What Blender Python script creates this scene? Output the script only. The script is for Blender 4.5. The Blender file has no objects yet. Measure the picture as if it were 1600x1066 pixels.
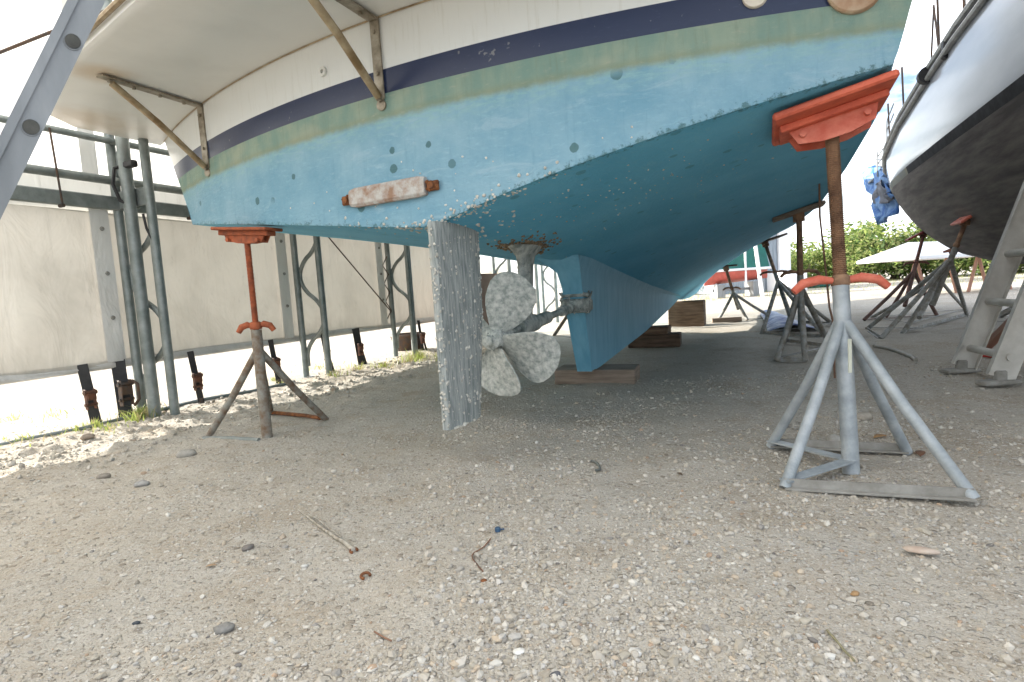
import bpy, bmesh, math, random
import numpy as np
from mathutils import Vector, Matrix
random.seed(7); RNG = np.random.default_rng(11)
R = math.radians
scene = bpy.context.scene
COL = scene.collection

# ---------------------------------------------------------------- camera
H = 0.8; FPX = 900.0
pitch = R(5.0); roll = R(3.7)
cf = Vector((0, math.cos(pitch), -math.sin(pitch)))
cr0 = Vector((1, 0, 0)); cu0 = cr0.cross(cf)
cr = math.cos(roll)*cr0 - math.sin(roll)*cu0
cu = math.cos(roll)*cu0 + math.sin(roll)*cr0
cam = bpy.data.cameras.new('camera'); camo = bpy.data.objects.new('camera', cam); COL.objects.link(camo)
M = Matrix((cr, cu, -cf)).transposed().to_4x4(); M.translation = Vector((0, 0, H))
camo.matrix_world = M
cam.sensor_width = 36; cam.lens = FPX/1600*36; cam.clip_start = 0.02; cam.clip_end = 2000
scene.camera = camo

# ---------------------------------------------------------------- world, sun, exposure
YAW = R(23.5)
AX = Vector((math.sin(YAW), math.cos(YAW), 0)); RX = Vector((math.cos(YAW), -math.sin(YAW), 0))
SUN_EL = R(20.0)
sun_from = (-RX*math.cos(R(0)) + AX*math.sin(R(0))).normalized()
sd = (sun_from*math.cos(SUN_EL) + Vector((0, 0, math.sin(SUN_EL)))).normalized()
w = bpy.data.worlds.new('World'); scene.world = w; w.use_nodes = True
nt = w.node_tree; nt.nodes.clear()
wo = nt.nodes.new('ShaderNodeOutputWorld'); bg = nt.nodes.new('ShaderNodeBackground')
sky = nt.nodes.new('ShaderNodeTexSky'); sky.sky_type = 'NISHITA'; sky.sun_disc = False
sky.sun_elevation = R(24); sky.sun_rotation = math.atan2(sd.x, sd.y); sky.dust_density = 2.5; sky.air_density = 0.9
tc = nt.nodes.new('ShaderNodeTexCoord'); mp = nt.nodes.new('ShaderNodeMapping'); mp.inputs['Scale'].default_value = (2.2, 2.2, 7)
nz = nt.nodes.new('ShaderNodeTexNoise'); nz.inputs['Scale'].default_value = 1.6; nz.inputs['Detail'].default_value = 7; nz.inputs['Roughness'].default_value = .6
rp = nt.nodes.new('ShaderNodeValToRGB'); rp.color_ramp.elements[0].position = .42; rp.color_ramp.elements[1].position = .66
mx = nt.nodes.new('ShaderNodeMixRGB'); mx.inputs['Color2'].default_value = (10.5, 10.8, 11.2, 1)
nt.links.new(tc.outputs['Generated'], mp.inputs['Vector']); nt.links.new(mp.outputs[0], nz.inputs['Vector'])
nt.links.new(nz.outputs['Fac'], rp.inputs['Fac']); nt.links.new(rp.outputs['Color'], mx.inputs['Fac'])
nt.links.new(sky.outputs[0], mx.inputs['Color1']); nt.links.new(mx.outputs[0], bg.inputs['Color'])
bg.inputs['Strength'].default_value = 0.12
nt.links.new(bg.outputs[0], wo.inputs['Surface'])
sl = bpy.data.lights.new('sun', 'SUN'); sl.energy = 5.0; sl.angle = R(.5); sl.color = (1, .95, .86)
so = bpy.data.objects.new('sun', sl); COL.objects.link(so)
so.rotation_euler = (-sd).to_track_quat('-Z', 'Y').to_euler()
scene.view_settings.view_transform = 'Standard'; scene.view_settings.look = 'None'
scene.view_settings.exposure = 1.62; scene.view_settings.gamma = 1.0
scene.cycles.max_bounces = 8; scene.cycles.diffuse_bounces = 5; scene.cycles.transparent_max_bounces = 8

# ---------------------------------------------------------------- layout helpers (a pixel of the photo to a real point)
def ray(px, py): return cf + cr*((px-800)/FPX) - cu*((py-533)/FPX)
def atZ(px, py, z):
    d = ray(px, py); return Vector((0, 0, H)) + d*((z-H)/d.z)
def atY(px, py, y):
    d = ray(px, py); return Vector((0, 0, H)) + d*(y/d.y)
C0 = Vector((-.336, 2.64, 0))
def bw(x, t, z=0): return C0 + RX*x + AX*t + Vector((0, 0, z))      # boat coordinates to world
def tob(p): d = p - C0; return Vector((d.dot(RX), d.dot(AX), p.z))
def inv(p, o): d = p - o; return Vector((d.dot(RX), d.dot(AX), p.z))

# ---------------------------------------------------------------- materials
def mat(name, col, rough=.7, metal=0, var=.25, scale=8, bump=.15, bscale=40, col2=None, stretch=(1, 1, 1), spec=.4, detail=6):
    m = bpy.data.materials.new(name); m.use_nodes = True; n = m.node_tree; b = n.nodes['Principled BSDF']
    b.inputs['Roughness'].default_value = rough; b.inputs['Metallic'].default_value = metal
    b.inputs['Specular IOR Level'].default_value = spec
    t = n.nodes.new('ShaderNodeTexCoord'); mp = n.nodes.new('ShaderNodeMapping'); mp.inputs['Scale'].default_value = stretch
    n.links.new(t.outputs['Object'], mp.inputs['Vector'])
    z = n.nodes.new('ShaderNodeTexNoise'); z.inputs['Scale'].default_value = scale; z.inputs['Detail'].default_value = detail; z.inputs['Roughness'].default_value = .62
    n.links.new(mp.outputs[0], z.inputs['Vector'])
    r = n.nodes.new('ShaderNodeValToRGB'); c = Vector(col)
    c2 = Vector(col2) if col2 else c*(1-var*1.6)
    c1 = c if col2 else c*(1+var)
    r.color_ramp.elements[0].position = .36; r.color_ramp.elements[1].position = .64
    r.color_ramp.elements[0].color = (*c2, 1); r.color_ramp.elements[1].color = (*c1, 1)
    n.links.new(z.outputs['Fac'], r.inputs['Fac']); n.links.new(r.outputs['Color'], b.inputs['Base Color'])
    if bump:
        z2 = n.nodes.new('ShaderNodeTexNoise'); z2.inputs['Scale'].default_value = bscale; z2.inputs['Detail'].default_value = 5
        n.links.new(mp.outputs[0], z2.inputs['Vector'])
        bp = n.nodes.new('ShaderNodeBump'); bp.inputs['Strength'].default_value = bump; bp.inputs['Distance'].default_value = .01
        n.links.new(z2.outputs['Fac'], bp.inputs['Height']); n.links.new(bp.outputs[0], b.inputs['Normal'])
    return m

def NN(n, k, **kw):
    x = n.nodes.new(k)
    for a, v in kw.items(): setattr(x, a, v)
    return x
def mixc(n, fac, a, b, bt='MIX'):
    x = NN(n, 'ShaderNodeMixRGB', blend_type=bt)
    for i, v in (('Fac', fac), ('Color1', a), ('Color2', b)):
        if isinstance(v, (int, float)): x.inputs[i].default_value = v
        elif isinstance(v, tuple): x.inputs[i].default_value = (*v, 1)
        else: n.links.new(v, x.inputs[i])
    return x.outputs[0]
def step(n, v, lo, hi):
    x = NN(n, 'ShaderNodeMapRange', interpolation_type='SMOOTHSTEP'); n.links.new(v, x.inputs['Value'])
    x.inputs['From Min'].default_value = lo; x.inputs['From Max'].default_value = hi
    return x.outputs['Result']
def mth(n, op, a, b=0.):
    x = NN(n, 'ShaderNodeMath', operation=op)
    for i, v in enumerate((a, b)):
        if isinstance(v, (int, float)): x.inputs[i].default_value = v
        else: n.links.new(v, x.inputs[i])
    return x.outputs[0]
def noise(n, vec, scale, det=5, rough=.6, dist=0):
    x = NN(n, 'ShaderNodeTexNoise'); x.inputs['Scale'].default_value = scale; x.inputs['Detail'].default_value = det
    x.inputs['Roughness'].default_value = rough; x.inputs['Distortion'].default_value = dist; n.links.new(vec, x.inputs['Vector']); return x.outputs['Fac']
def mapped(n, vec, sc):
    x = NN(n, 'ShaderNodeMapping'); x.inputs['Scale'].default_value = sc; n.links.new(vec, x.inputs['Vector']); return x.outputs[0]

def hull_material(name, bottom=False):
    m = bpy.data.materials.new(name); m.use_nodes = True; n = m.node_tree; b = n.nodes['Principled BSDF']
    tcn = NN(n, 'ShaderNodeTexCoord'); P = tcn.outputs['Object']
    sx = NN(n, 'ShaderNodeSeparateXYZ'); n.links.new(P, sx.inputs[0]); Zc = sx.outputs['Z']
    big = noise(n, P, 2.2, 6, .65); fine = noise(n, mapped(n, P, (3, 3, 10)), 6, 6, .7); str_ = noise(n, mapped(n, P, (14, 14, 1.2)), 3, 6, .7)
    brush = noise(n, mapped(n, P, (1, 1, 9)), 5, 6, .75, 1.6)
    if bottom:
        blue = mixc(n, step(n, big, .3, .7), (.105, .40, .60), (.145, .47, .67))
        blue = mixc(n, mth(n, 'MULTIPLY', step(n, brush, .5, .72), .45), blue, (.20, .49, .60))
        blue = mixc(n, mth(n, 'MULTIPLY', step(n, str_, .58, .8), .25), blue, (.10, .32, .43))
    else:
        blue = mixc(n, step(n, big, .3, .7), (.145, .305, .405), (.245, .40, .485))
        blue = mixc(n, mth(n, 'MULTIPLY', step(n, fine, .52, .75), .5), blue, (.29, .47, .56))
        blue = mixc(n, mth(n, 'MULTIPLY', step(n, str_, .52, .72), .5), blue, (.14, .29, .38))
        blue = mixc(n, mth(n, 'MULTIPLY', step(n, noise(n, mapped(n, P, (1, 1, 3)), 3.2, 7, .75, 1.2), .53, .68), .45), blue, (.33, .46, .53))
    # greener, chalky growth near the waterline
    zj = mth(n, 'ADD', Zc, mth(n, 'MULTIPLY', mth(n, 'SUBTRACT', big, .5), .10))
    blue = mixc(n, mth(n, 'MULTIPLY', step(n, zj, 1.53, 1.66), mth(n, 'MULTIPLY', step(n, fine, .38, .62), .65)), blue, (.25, .42, .40))
    gr = mixc(n, step(n, noise(n, mapped(n, P, (3, 3, 1)), 2.5, 5), .35, .65), (.17, .27, .23), (.25, .32, .25))
    gr = mixc(n, mth(n, 'MULTIPLY', step(n, noise(n, mapped(n, P, (1.3, 1.3, 2)), 2.0, 3), .5, .72), .6), gr, (.33, .35, .26))
    gr = mixc(n, mth(n, 'MULTIPLY', step(n, Zc, 1.69, 1.645), .5), gr, (.22, .23, .13))
    gr = mixc(n, mth(n, 'MULTIPLY', step(n, str_, .5, .72), .5), gr, (.17, .22, .17))
    gr = mixc(n, mth(n, 'MULTIPLY', step(n, fine, .55, .75), .45), gr, (.38, .37, .29))
    nav = mixc(n, step(n, fine, .55, .85), (.018, .028, .07), (.05, .062, .115))
    nav = mixc(n, mth(n, 'MULTIPLY', step(n, noise(n, P, 14, 3, .8), .66, .72), .5), nav, (.3, .3, .28))
    wh = mixc(n, step(n, str_, .5, .8), (.66, .67, .65), (.56, .56, .52))
    dz = mth(n, 'ADD', Zc, mth(n, 'MULTIPLY', mth(n, 'SUBTRACT', noise(n, P, 14, 5, .7), .5), .04))
    c = mixc(n, step(n, dz, 1.622, 1.662), blue, gr)
    c = mixc(n, step(n, Zc, 1.755, 1.757), c, nav)
    c = mixc(n, step(n, Zc, 1.864, 1.866), c, wh)
    # dark green algae rings and dots below the waterline
    vo = NN(n, 'ShaderNodeTexVoronoi'); vo.inputs['Scale'].default_value = 5.5; vo.voronoi_dimensions = '2D'; cx_ = NN(n, 'ShaderNodeCombineXYZ'); n.links.new(sx.outputs['X'], cx_.inputs['X']); n.links.new(sx.outputs['Y' if bottom else 'Z'], cx_.inputs['Y']); n.links.new(cx_.outputs[0], vo.inputs['Vector'])
    dj = mth(n, 'ADD', vo.outputs['Distance'], mth(n, 'MULTIPLY', mth(n, 'SUBTRACT', noise(n, P, 60, 2), .5), .06))
    rv = NN(n, 'ShaderNodeSeparateColor'); n.links.new(vo.outputs['Color'], rv.inputs[0])
    sp = mth(n, 'MULTIPLY', step(n, mth(n, 'SUBTRACT', dj, mth(n, 'MULTIPLY', rv.outputs[1], .06)), .085, .065), mth(n, 'MULTIPLY', step(n, rv.outputs[0], .58, .60), step(n, noise(n, P, 1.6, 2), .42, .5)))
    at = NN(n, 'ShaderNodeAttribute', attribute_name='edge'); ed = at.outputs['Fac']
    en = noise(n, P, 38, 5, .75)
    es = mth(n, 'MULTIPLY', step(n, mth(n, 'ADD', mth(n, 'MULTIPLY', ed, .36), en), .78, .92), 1)
    below = step(n, Zc, 1.66, 1.60)
    dark = mth(n, 'MULTIPLY', mth(n, 'MAXIMUM', mth(n, 'MULTIPLY', sp, .35 if bottom else .75), mth(n, 'MULTIPLY', es, .7)), below)
    c = mixc(n, dark, c, (.035, .10, .095))
    n.links.new(c, b.inputs['Base Color'])
    rg = mixc(n, step(n, Zc, 1.755, 1.757), (.75, .75, .75), (.28, .28, .28)); n.links.new(rg, b.inputs['Roughness'])
    b.inputs['Specular IOR Level'].default_value = .35
    bp = NN(n, 'ShaderNodeBump'); bp.inputs['Distance'].default_value = .012
    n.links.new(mixc(n, step(n, Zc, 1.755, 1.757), (.45, .45, .45), (.04, .04, .04)), bp.inputs['Strength'])
    n.links.new(mth(n, 'ADD', mth(n, 'ADD', noise(n, P, 45, 5), mth(n, 'MULTIPLY', big, 1.4)), mth(n, 'MULTIPLY', brush, .6)), bp.inputs['Height'])
    n.links.new(bp.outputs[0], b.inputs['Normal'])
    return m

def attr_mat(name, rough=.85, bump=.3, bscale=60, trans=0.):
    m = bpy.data.materials.new(name); m.use_nodes = True; n = m.node_tree; b = n.nodes['Principled BSDF']
    at = NN(n, 'ShaderNodeAttribute', attribute_name='col')
    P = NN(n, 'ShaderNodeTexCoord').outputs['Object']
    c = mixc(n, step(n, noise(n, P, bscale, 3), .35, .65), at.outputs['Color'], .0 and 0 or (.5, .5, .5), 'OVERLAY') if False else mixc(n, .5, at.outputs['Color'], NN(n, 'ShaderNodeRGB').outputs[0], 'MIX') if False else at.outputs['Color']
    n.links.new(c, b.inputs['Base Color']); b.inputs['Roughness'].default_value = rough
    b.inputs['Specular IOR Level'].default_value = .2
    if bump:
        bp = NN(n, 'ShaderNodeBump'); bp.inputs['Strength'].default_value = bump; bp.inputs['Distance'].default_value = .01
        n.links.new(noise(n, P, bscale, 4), bp.inputs['Height']); n.links.new(bp.outputs[0], b.inputs['Normal'])
    if trans:
        tr = NN(n, 'ShaderNodeBsdfTranslucent'); n.links.new(at.outputs['Color'], tr.inputs['Color'])
        ms = NN(n, 'ShaderNodeMixShader'); ms.inputs[0].default_value = trans
        n.links.new(b.outputs[0], ms.inputs[1]); n.links.new(tr.outputs[0], ms.inputs[2])
        n.links.new(ms.outputs[0], n.nodes['Material Output'].inputs['Surface'])
    return m

def fabric_mat(name, col, dirt, trans):
    m = bpy.data.materials.new(name); m.use_nodes = True; n = m.node_tree; b = n.nodes['Principled BSDF']
    P = NN(n, 'ShaderNodeTexCoord').outputs['Object']
    c = mixc(n, step(n, noise(n, P, 1.1, 5, .6, .4), .42, .75), col, dirt)
    c = mixc(n, mth(n, 'MULTIPLY', step(n, noise(n, mapped(n, P, (6, 6, 2)), 3, 6, .75), .58, .72), .35), c, tuple(x*.72 for x in dirt))
    zz_ = NN(n, 'ShaderNodeSeparateXYZ'); n.links.new(P, zz_.inputs[0])
    c = mixc(n, mth(n, 'MULTIPLY', step(n, mth(n, 'ADD', zz_.outputs['Z'], mth(n, 'MULTIPLY', noise(n, mapped(n, P, (1, 2.5, .5)), 3, 6, .7), .5)), .92, .62), .45), c, tuple(x*.62 for x in dirt))
    c = mixc(n, mth(n, 'MULTIPLY', step(n, noise(n, mapped(n, P, (1, 9, .5)), 1.5, 6, .7), .56, .74), .3), c, tuple(x*.7 for x in dirt))  # shade of soft vertical folds, painted with a darkened dirt colour
    n.links.new(c, b.inputs['Base Color']); b.inputs['Roughness'].default_value = .5
    tr = NN(n, 'ShaderNodeBsdfTranslucent'); n.links.new(c, tr.inputs['Color'])
    ms = NN(n, 'ShaderNodeMixShader'); ms.inputs[0].default_value = trans
    bp = NN(n, 'ShaderNodeBump'); bp.inputs['Strength'].default_value = .7; bp.inputs['Distance'].default_value = .06
    n.links.new(noise(n, mapped(n, P, (1, 1.6, .7)), 2.2, 4, .5, .8), bp.inputs['Height']); n.links.new(bp.outputs[0], b.inputs['Normal']); n.links.new(bp.outputs[0], tr.inputs['Normal'])
    n.links.new(b.outputs[0], ms.inputs[1]); n.links.new(tr.outputs[0], ms.inputs[2])
    n.links.new(ms.outputs[0], n.nodes['Material Output'].inputs['Surface'])
    return m

def ground_mat():
    m = bpy.data.materials.new('shell_gravel'); m.use_nodes = True; n = m.node_tree; b = n.nodes['Principled BSDF']
    P = NN(n, 'ShaderNodeTexCoord').outputs['Object']
    big = noise(n, P, .7, 6, .6); mid = noise(n, P, 5, 6, .65); fin = noise(n, P, 60, 4, .7)
    c = mixc(n, step(n, big, .35, .65), (.42, .38, .32), (.44, .41, .36))
    c = mixc(n, mth(n, 'MULTIPLY', step(n, mid, .45, .7), .6), c, (.345, .285, .21))
    c = mixc(n, mth(n, 'MULTIPLY', step(n, noise(n, P, 1.7, 4, .55), .52, .66), .5), c, (.315, .255, .18))
    c = mixc(n, mth(n, 'MULTIPLY', step(n, fin, .4, .7), .5), c, (.51, .475, .42))
    h = None
    for sc, lo, amt in ((70, .35, .55), (150, .3, .5), (34, .62, .6)):
        v = NN(n, 'ShaderNodeTexVoronoi'); v.inputs['Scale'].default_value = sc; n.links.new(P, v.inputs['Vector'])
        s = NN(n, 'ShaderNodeSeparateColor'); n.links.new(v.outputs['Color'], s.inputs[0])
        on = mth(n, 'MULTIPLY', step(n, s.outputs[0], lo, lo+.1), step(n, v.outputs['Distance'], .42, .30))
        tint = NN(n, 'ShaderNodeValToRGB'); e = tint.color_ramp.elements; e[0].color = (.20, .165, .125, 1); e[1].color = (.72, .70, .66, 1)
        x = e.new(.3); x.color = (.36, .31, .25, 1); x = e.new(.62); x.color = (.50, .47, .42, 1); n.links.new(s.outputs[1], tint.inputs['Fac'])
        c = mixc(n, mth(n, 'MULTIPLY', on, amt), c, tint.outputs['Color'])
        hh = mth(n, 'MULTIPLY', on, 40./sc); h = hh if h is None else mth(n, 'ADD', h, hh)
    n.links.new(c, b.inputs['Base Color']); b.inputs['Roughness'].default_value = .95; b.inputs['Specular IOR Level'].default_value = .15
    h = mth(n, 'ADD', h, mth(n, 'MULTIPLY', fin, .9)); h = mth(n, 'ADD', h, mth(n, 'MULTIPLY', mid, 1.5))
    bp = NN(n, 'ShaderNodeBump'); bp.inputs['Strength'].default_value = .8; bp.inputs['Distance'].default_value = .012
    n.links.new(h, bp.inputs['Height']); n.links.new(bp.outputs[0], b.inputs['Normal'])
    return m

M_TR = hull_material('antifouling_transom'); M_BT = hull_material('antifouling_bottom', True)
M_KEEL = mat('keel_blue', (.18, .43, .58), .6, col2=(.12, .34, .49), scale=2.5, stretch=(7, 7, .9), bump=.2, bscale=60)
M_CRUST = mat('calcareous_crust', (.47, .49, .46), .9, col2=(.18, .21, .20), scale=22, bump=.8, bscale=90, stretch=(1, 1, .7))
M_RUD = mat('rudder_crust', (.46, .48, .46), .9, col2=(.21, .24, .235), scale=9, stretch=(7, 7, .8), bump=.7, bscale=70)
M_PROP = mat('propeller_crust', (.60, .61, .57), .9, col2=(.27, .30, .28), scale=34, bump=.9, bscale=80)
M_BARN = mat('barnacle_shell', (.72, .70, .64), .85, col2=(.45, .42, .36), scale=60, bump=.5, bscale=200)
M_RUSTBRN = mat('rusty_fouling', (.35, .26, .17), .9, col2=(.12, .09, .06), scale=30, bump=.8, bscale=80)
M_WHITE = mat('white_gelcoat', (.80, .80, .76), .35, var=.04, scale=1.5, bump=.03, spec=.5)
M_STEEL = mat('stained_steel', (.38, .34, .27), .45, .35, col2=(.16, .13, .09), scale=14, bump=.1)
M_STAIN = mat('stained_tube', (.42, .34, .22), .4, .3, col2=(.20, .13, .06), scale=10, bump=.1)
M_GALV = mat('galvanised_tube', (.25, .275, .27), .5, .45, col2=(.16, .185, .18), scale=9, bump=.12)
M_GALVL = mat('pale_galvanised', (.41, .44, .46), .6, .2, col2=(.25, .28, .295), scale=9, bump=.2, bscale=90)
M_BAR = mat('dusty_bar', (.33, .32, .295), .85, .1, col2=(.22, .21, .185), scale=14, bump=.3)
M_STAND = mat('grey_stand_paint', (.30, .31, .30), .65, .1, col2=(.17, .15, .12), scale=16, bump=.3)
M_RUSTY = mat('rusty_leg', (.27, .27, .24), .8, .1, col2=(.16, .10, .06), scale=18, bump=.4)
M_RED = mat('red_pad_paint', (.68, .15, .08), .6, col2=(.52, .10, .055), scale=14, bump=.25, bscale=50)
M_REDL = mat('faded_red_paint', (.66, .20, .13), .55, col2=(.52, .10, .055), scale=14, bump=.25, bscale=50)
M_RRUST = mat('red_rust', (.38, .10, .04), .8, col2=(.20, .06, .03), scale=22, bump=.4)
M_SCREW = mat('rusty_screw', (.33, .20, .12), .7, .25, col2=(.15, .085, .055), scale=12, bump=.3)
M_ZINC = mat('eroded_zinc', (.50, .50, .48), .85, .1, col2=(.30, .19, .13), scale=17, bump=.5, bscale=90)
M_RUST = mat('orange_rust', (.26, .10, .035), .9, col2=(.10, .04, .02), scale=30, bump=.6)
M_ALU = mat('brushed_aluminium', (.27, .28, .285), .5, .3, col2=(.19, .20, .205), scale=7, stretch=(1, 1, .25), bump=.1)
M_ALUP = mat('pale_aluminium', (.60, .58, .54), .6, .2, col2=(.46, .44, .40), scale=7, bump=.1)
M_WOOD = mat('old_timber', (.22, .15, .10), .9, col2=(.10, .065, .045), scale=4, stretch=(1, 1, 9), bump=.5)
M_WOODD = mat('dark_timber', (.15, .10, .07), .9, col2=(.05, .035, .025), scale=4, stretch=(1, 1, 9), bump=.5)
M_WOODP = mat('plank_timber', (.29, .235, .19), .9, col2=(.19, .145, .11), scale=5, stretch=(1, 1, 9), bump=.5)
M_BOARD = mat('brown_board', (.42, .24, .18), .8, col2=(.33, .18, .13), scale=3, bump=.1)
M_BLACK = mat('black_strap', (.02, .02, .022), .6, var=.3, bump=.2)
M_DARK = mat('dark_iron', (.05, .045, .045), .6, .3, col2=(.10, .055, .03), scale=20, bump=.2)
M_RATCH = mat('rusty_ratchet', (.14, .055, .03), .7, .3, col2=(.05, .035, .03), scale=25, bump=.3)
M_FAB = fabric_mat('wall_fabric', (.55, .525, .475), (.40, .38, .34), .09)
M_FABW = fabric_mat('clear_fabric', (.80, .81, .81), (.74, .74, .73), .38)
M_STRIP = fabric_mat('seam_fabric', (.64, .645, .63), (.55, .54, .52), .10)
M_ROOF = fabric_mat('roof_fabric', (.86, .86, .84), (.80, .79, .76), .6)
M_RBOT = mat('worn_black_antifouling', (.17, .145, .13), .75, col2=(.06, .05, .045), scale=2.6, stretch=(1, .5, 5), bump=.2)
M_RTOP = mat('white_topside', (.60, .62, .66), .12, col2=(.50, .52, .56), scale=1.3, stretch=(1, .4, 2), bump=.02, spec=.5)
M_RSTR = mat('black_boot_stripe', (.03, .03, .034), .9, var=.3, bump=.02)
M_RGRN = mat('slimy_waterline', (.13, .15, .15), .6, col2=(.20, .19, .12), scale=6, bump=.2)
M_RRAIL = mat('grey_rubrail', (.40, .40, .37), .5, col2=(.26, .25, .23), scale=8, bump=.1)
M_BLUE = mat('blue_cloth', (.02, .10, .34), .8, col2=(.22, .36, .58), scale=5, bump=.4, bscale=15)
M_BLUED = mat('grey_cloth', (.16, .17, .20), .8, var=.2, bump=.3)
M_TARP = mat('blue_white_tarp', (.45, .5, .62), .6, col2=(.02, .05, .22), scale=4.5, bump=.4, bscale=12)
M_GREENT = mat('green_tarp', (.01, .13, .10), .6, col2=(.005, .07, .06), scale=2, bump=.3, bscale=8)
M_CORR = mat('grey_corrugated', (.30, .34, .38), .5, .3, col2=(.20, .24, .28), scale=3, stretch=(4, 4, .4), bump=.1)
M_WPAINT = mat('white_paint', (.75, .75, .76), .5, var=.05, scale=2, bump=.05)
M_REDHULL = mat('red_hull', (.42, .09, .07), .5, var=.1, bump=.05)
M_STONE = attr_mat('pebble_stone'); M_LEAF = attr_mat('leaf', .6, 0, trans=.5); M_GRASS = attr_mat('grass_blade', .7, 0, trans=.3)
M_BARK = mat('bark', (.13, .10, .07), .9, bump=.5)
M_STICKM = mat('weathered_stick', (.46, .43, .37), .9, col2=(.22, .19, .15), scale=30, stretch=(1, 1, 1), bump=.5)
M_ROPE = mat('brown_rope', (.20, .11, .07), .8, var=.3, bump=.3)
M_CAP = mat('blue_cap', (.04, .09, .16), .4, var=.2, bump=.1)
M_SHELLP = mat('pink_shell', (.50, .42, .35), .7, col2=(.42, .31, .24), scale=20, bump=.4)
M_GROUND = ground_mat()
M_HOSE = mat('grey_hose', (.30, .28, .24), .6, var=.15, bump=.1)

# ---------------------------------------------------------------- mesh builder
class MB:
    def __init__(s): s.v = []; s.f = []; s.mi = []; s.m = 0
    def add(s, vs, fs):
        o = len(s.v); s.v += [tuple(v) for v in vs]
        for f in fs: s.f.append(tuple(i+o for i in f)); s.mi.append(s.m)
        return s
    def box(s, c, size, rot=None, bev=.0):
        c = Vector(c); hx, hy, hz = [x/2 for x in size]; b = bev
        if b <= 0:
            vs = [Vector((x*hx, y*hy, z*hz)) for z in (-1, 1) for y in (-1, 1) for x in (-1, 1)]
            fs = [(0, 2, 3, 1), (4, 5, 7, 6), (0, 1, 5, 4), (2, 6, 7, 3), (0, 4, 6, 2), (1, 3, 7, 5)]
        else:
            bm = bmesh.new(); bmesh.ops.create_cube(bm, size=1)
            for v in bm.verts: v.co = Vector((v.co.x*size[0], v.co.y*size[1], v.co.z*size[2]))
            bmesh.ops.bevel(bm, geom=bm.edges[:], offset=b, segments=1, affect='EDGES', profile=.5)
            bm.verts.index_update(); vs = [v.co.copy() for v in bm.verts]; fs = [tuple(v.index for v in f.verts) for f in bm.faces]; bm.free()
        if rot is not None: vs = [rot @ v for v in vs]
        return s.add([v + c for v in vs], fs)
    def beam(s, a, b, wd, th, up=Vector((0, 0, 1)), bev=0.):
        a = Vector(a); b = Vector(b); d = (b-a); L = d.length; d.normalize()
        x = d.cross(up); x = x.normalized() if x.length > 1e-4 else Vector((1, 0, 0)); u = x.cross(d)
        rot = Matrix((x, d, u)).transposed()
        return s.box((a+b)/2, (wd, L, th), rot, bev)
    def tube(s, pts, r, n=10, cap=True, flat=1.0, up0=None):
        pts = [Vector(p) for p in pts]; rs = r if isinstance(r, (list, tuple)) else [r]*len(pts)
        vs = []; fs = []; up = up0
        for i, p in enumerate(pts):
            d = (pts[min(i+1, len(pts)-1)] - pts[max(i-1, 0)]).normalized()
            if up is None: up = Vector((0, 0, 1)) if abs(d.z) < .9 else Vector((1, 0, 0))
            x = d.cross(up).normalized(); up = x.cross(d).normalized()
            for k in range(n):
                an = 2*math.pi*k/n; vs.append(p + x*math.cos(an)*rs[i] + up*math.sin(an)*rs[i]*flat)
        for i in range(len(pts)-1):
            for k in range(n):
                k2 = (k+1) % n; fs.append((i*n+k, i*n+k2, (i+1)*n+k2, (i+1)*n+k))
        if cap:
            fs.append(tuple(range(n-1, -1, -1))); fs.append(tuple((len(pts)-1)*n+k for k in range(n)))
        return s.add(vs, fs)
    def grid(s, rows, closed=False):
        nr = len(rows); nc = len(rows[0]); vs = [p for r_ in rows for p in r_]; fs = []
        for i in range(nr-1):
            for j in range(nc if closed else nc-1):
                j2 = (j+1) % nc; fs.append((i*nc+j, i*nc+j2, (i+1)*nc+j2, (i+1)*nc+j))
        return s.add(vs, fs)
    def prism(s, outline, ext):      # outline of 3-D points in a plane, extruded by vector ext
        n = len(outline); ext = Vector(ext); o = [Vector(p) for p in outline]
        vs = o + [p+ext for p in o]
        fs = [tuple(range(n-1, -1, -1)), tuple(range(n, 2*n))] + [(i, (i+1) % n, (i+1) % n+n, i+n) for i in range(n)]
        return s.add(vs, fs)
    def blob(s, c, r, sub=1, sq=(1, 1, 1), jit=.2, rot=None):
        bm = bmesh.new(); bmesh.ops.create_icosphere(bm, subdivisions=sub, radius=1)
        bm.verts.index_update()
        vs = []
        for v in bm.verts:
            k = v.co*(1+random.uniform(-jit, jit)); k = Vector((k.x*sq[0], k.y*sq[1], k.z*sq[2]))*r
            if rot is not None: k = rot @ k
            vs.append(k + Vector(c))
        fs = [tuple(v.index for v in f.verts) for f in bm.faces]; bm.free()
        return s.add(vs, fs)
    def build(s, name, mats, parent=None, smooth=True, ang=35, loc=None, fix=True):
        me = bpy.data.meshes.new(name)
        org = Vector((0, 0, 0))
        if loc is not None: org = Vector(loc); vv = [tuple(Vector(v)-org) for v in s.v]
        else: vv = s.v
        me.from_pydata(vv, [], s.f)
        for m_ in (mats if isinstance(mats, (list, tuple)) else [mats]): me.materials.append(m_)
        me.polygons.foreach_set('material_index', s.mi)
        if fix:
            bm = bmesh.new(); bm.from_mesh(me); bmesh.ops.recalc_face_normals(bm, faces=bm.faces); bm.to_mesh(me); bm.free()
        if smooth:
            me.polygons.foreach_set('use_smooth', [True]*len(me.polygons))
            me.set_sharp_from_angle(angle=R(ang))
        me.update()
        o = bpy.data.objects.new(name, me); COL.objects.link(o); o.location = org
        if parent is not None: o.parent = parent
        return o
def tag(o, label=None, cat=None, group=None, kind=None):
    if label: o['label'] = label
    if cat: o['category'] = cat
    if group: o['group'] = group
    if kind: o['kind'] = kind
    return o
def empty(name, loc, rz=0.):
    o = bpy.data.objects.new(name, None); COL.objects.link(o); o.location = loc; o.rotation_euler = (0, 0, rz); o.empty_display_size = .2
    return o
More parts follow.
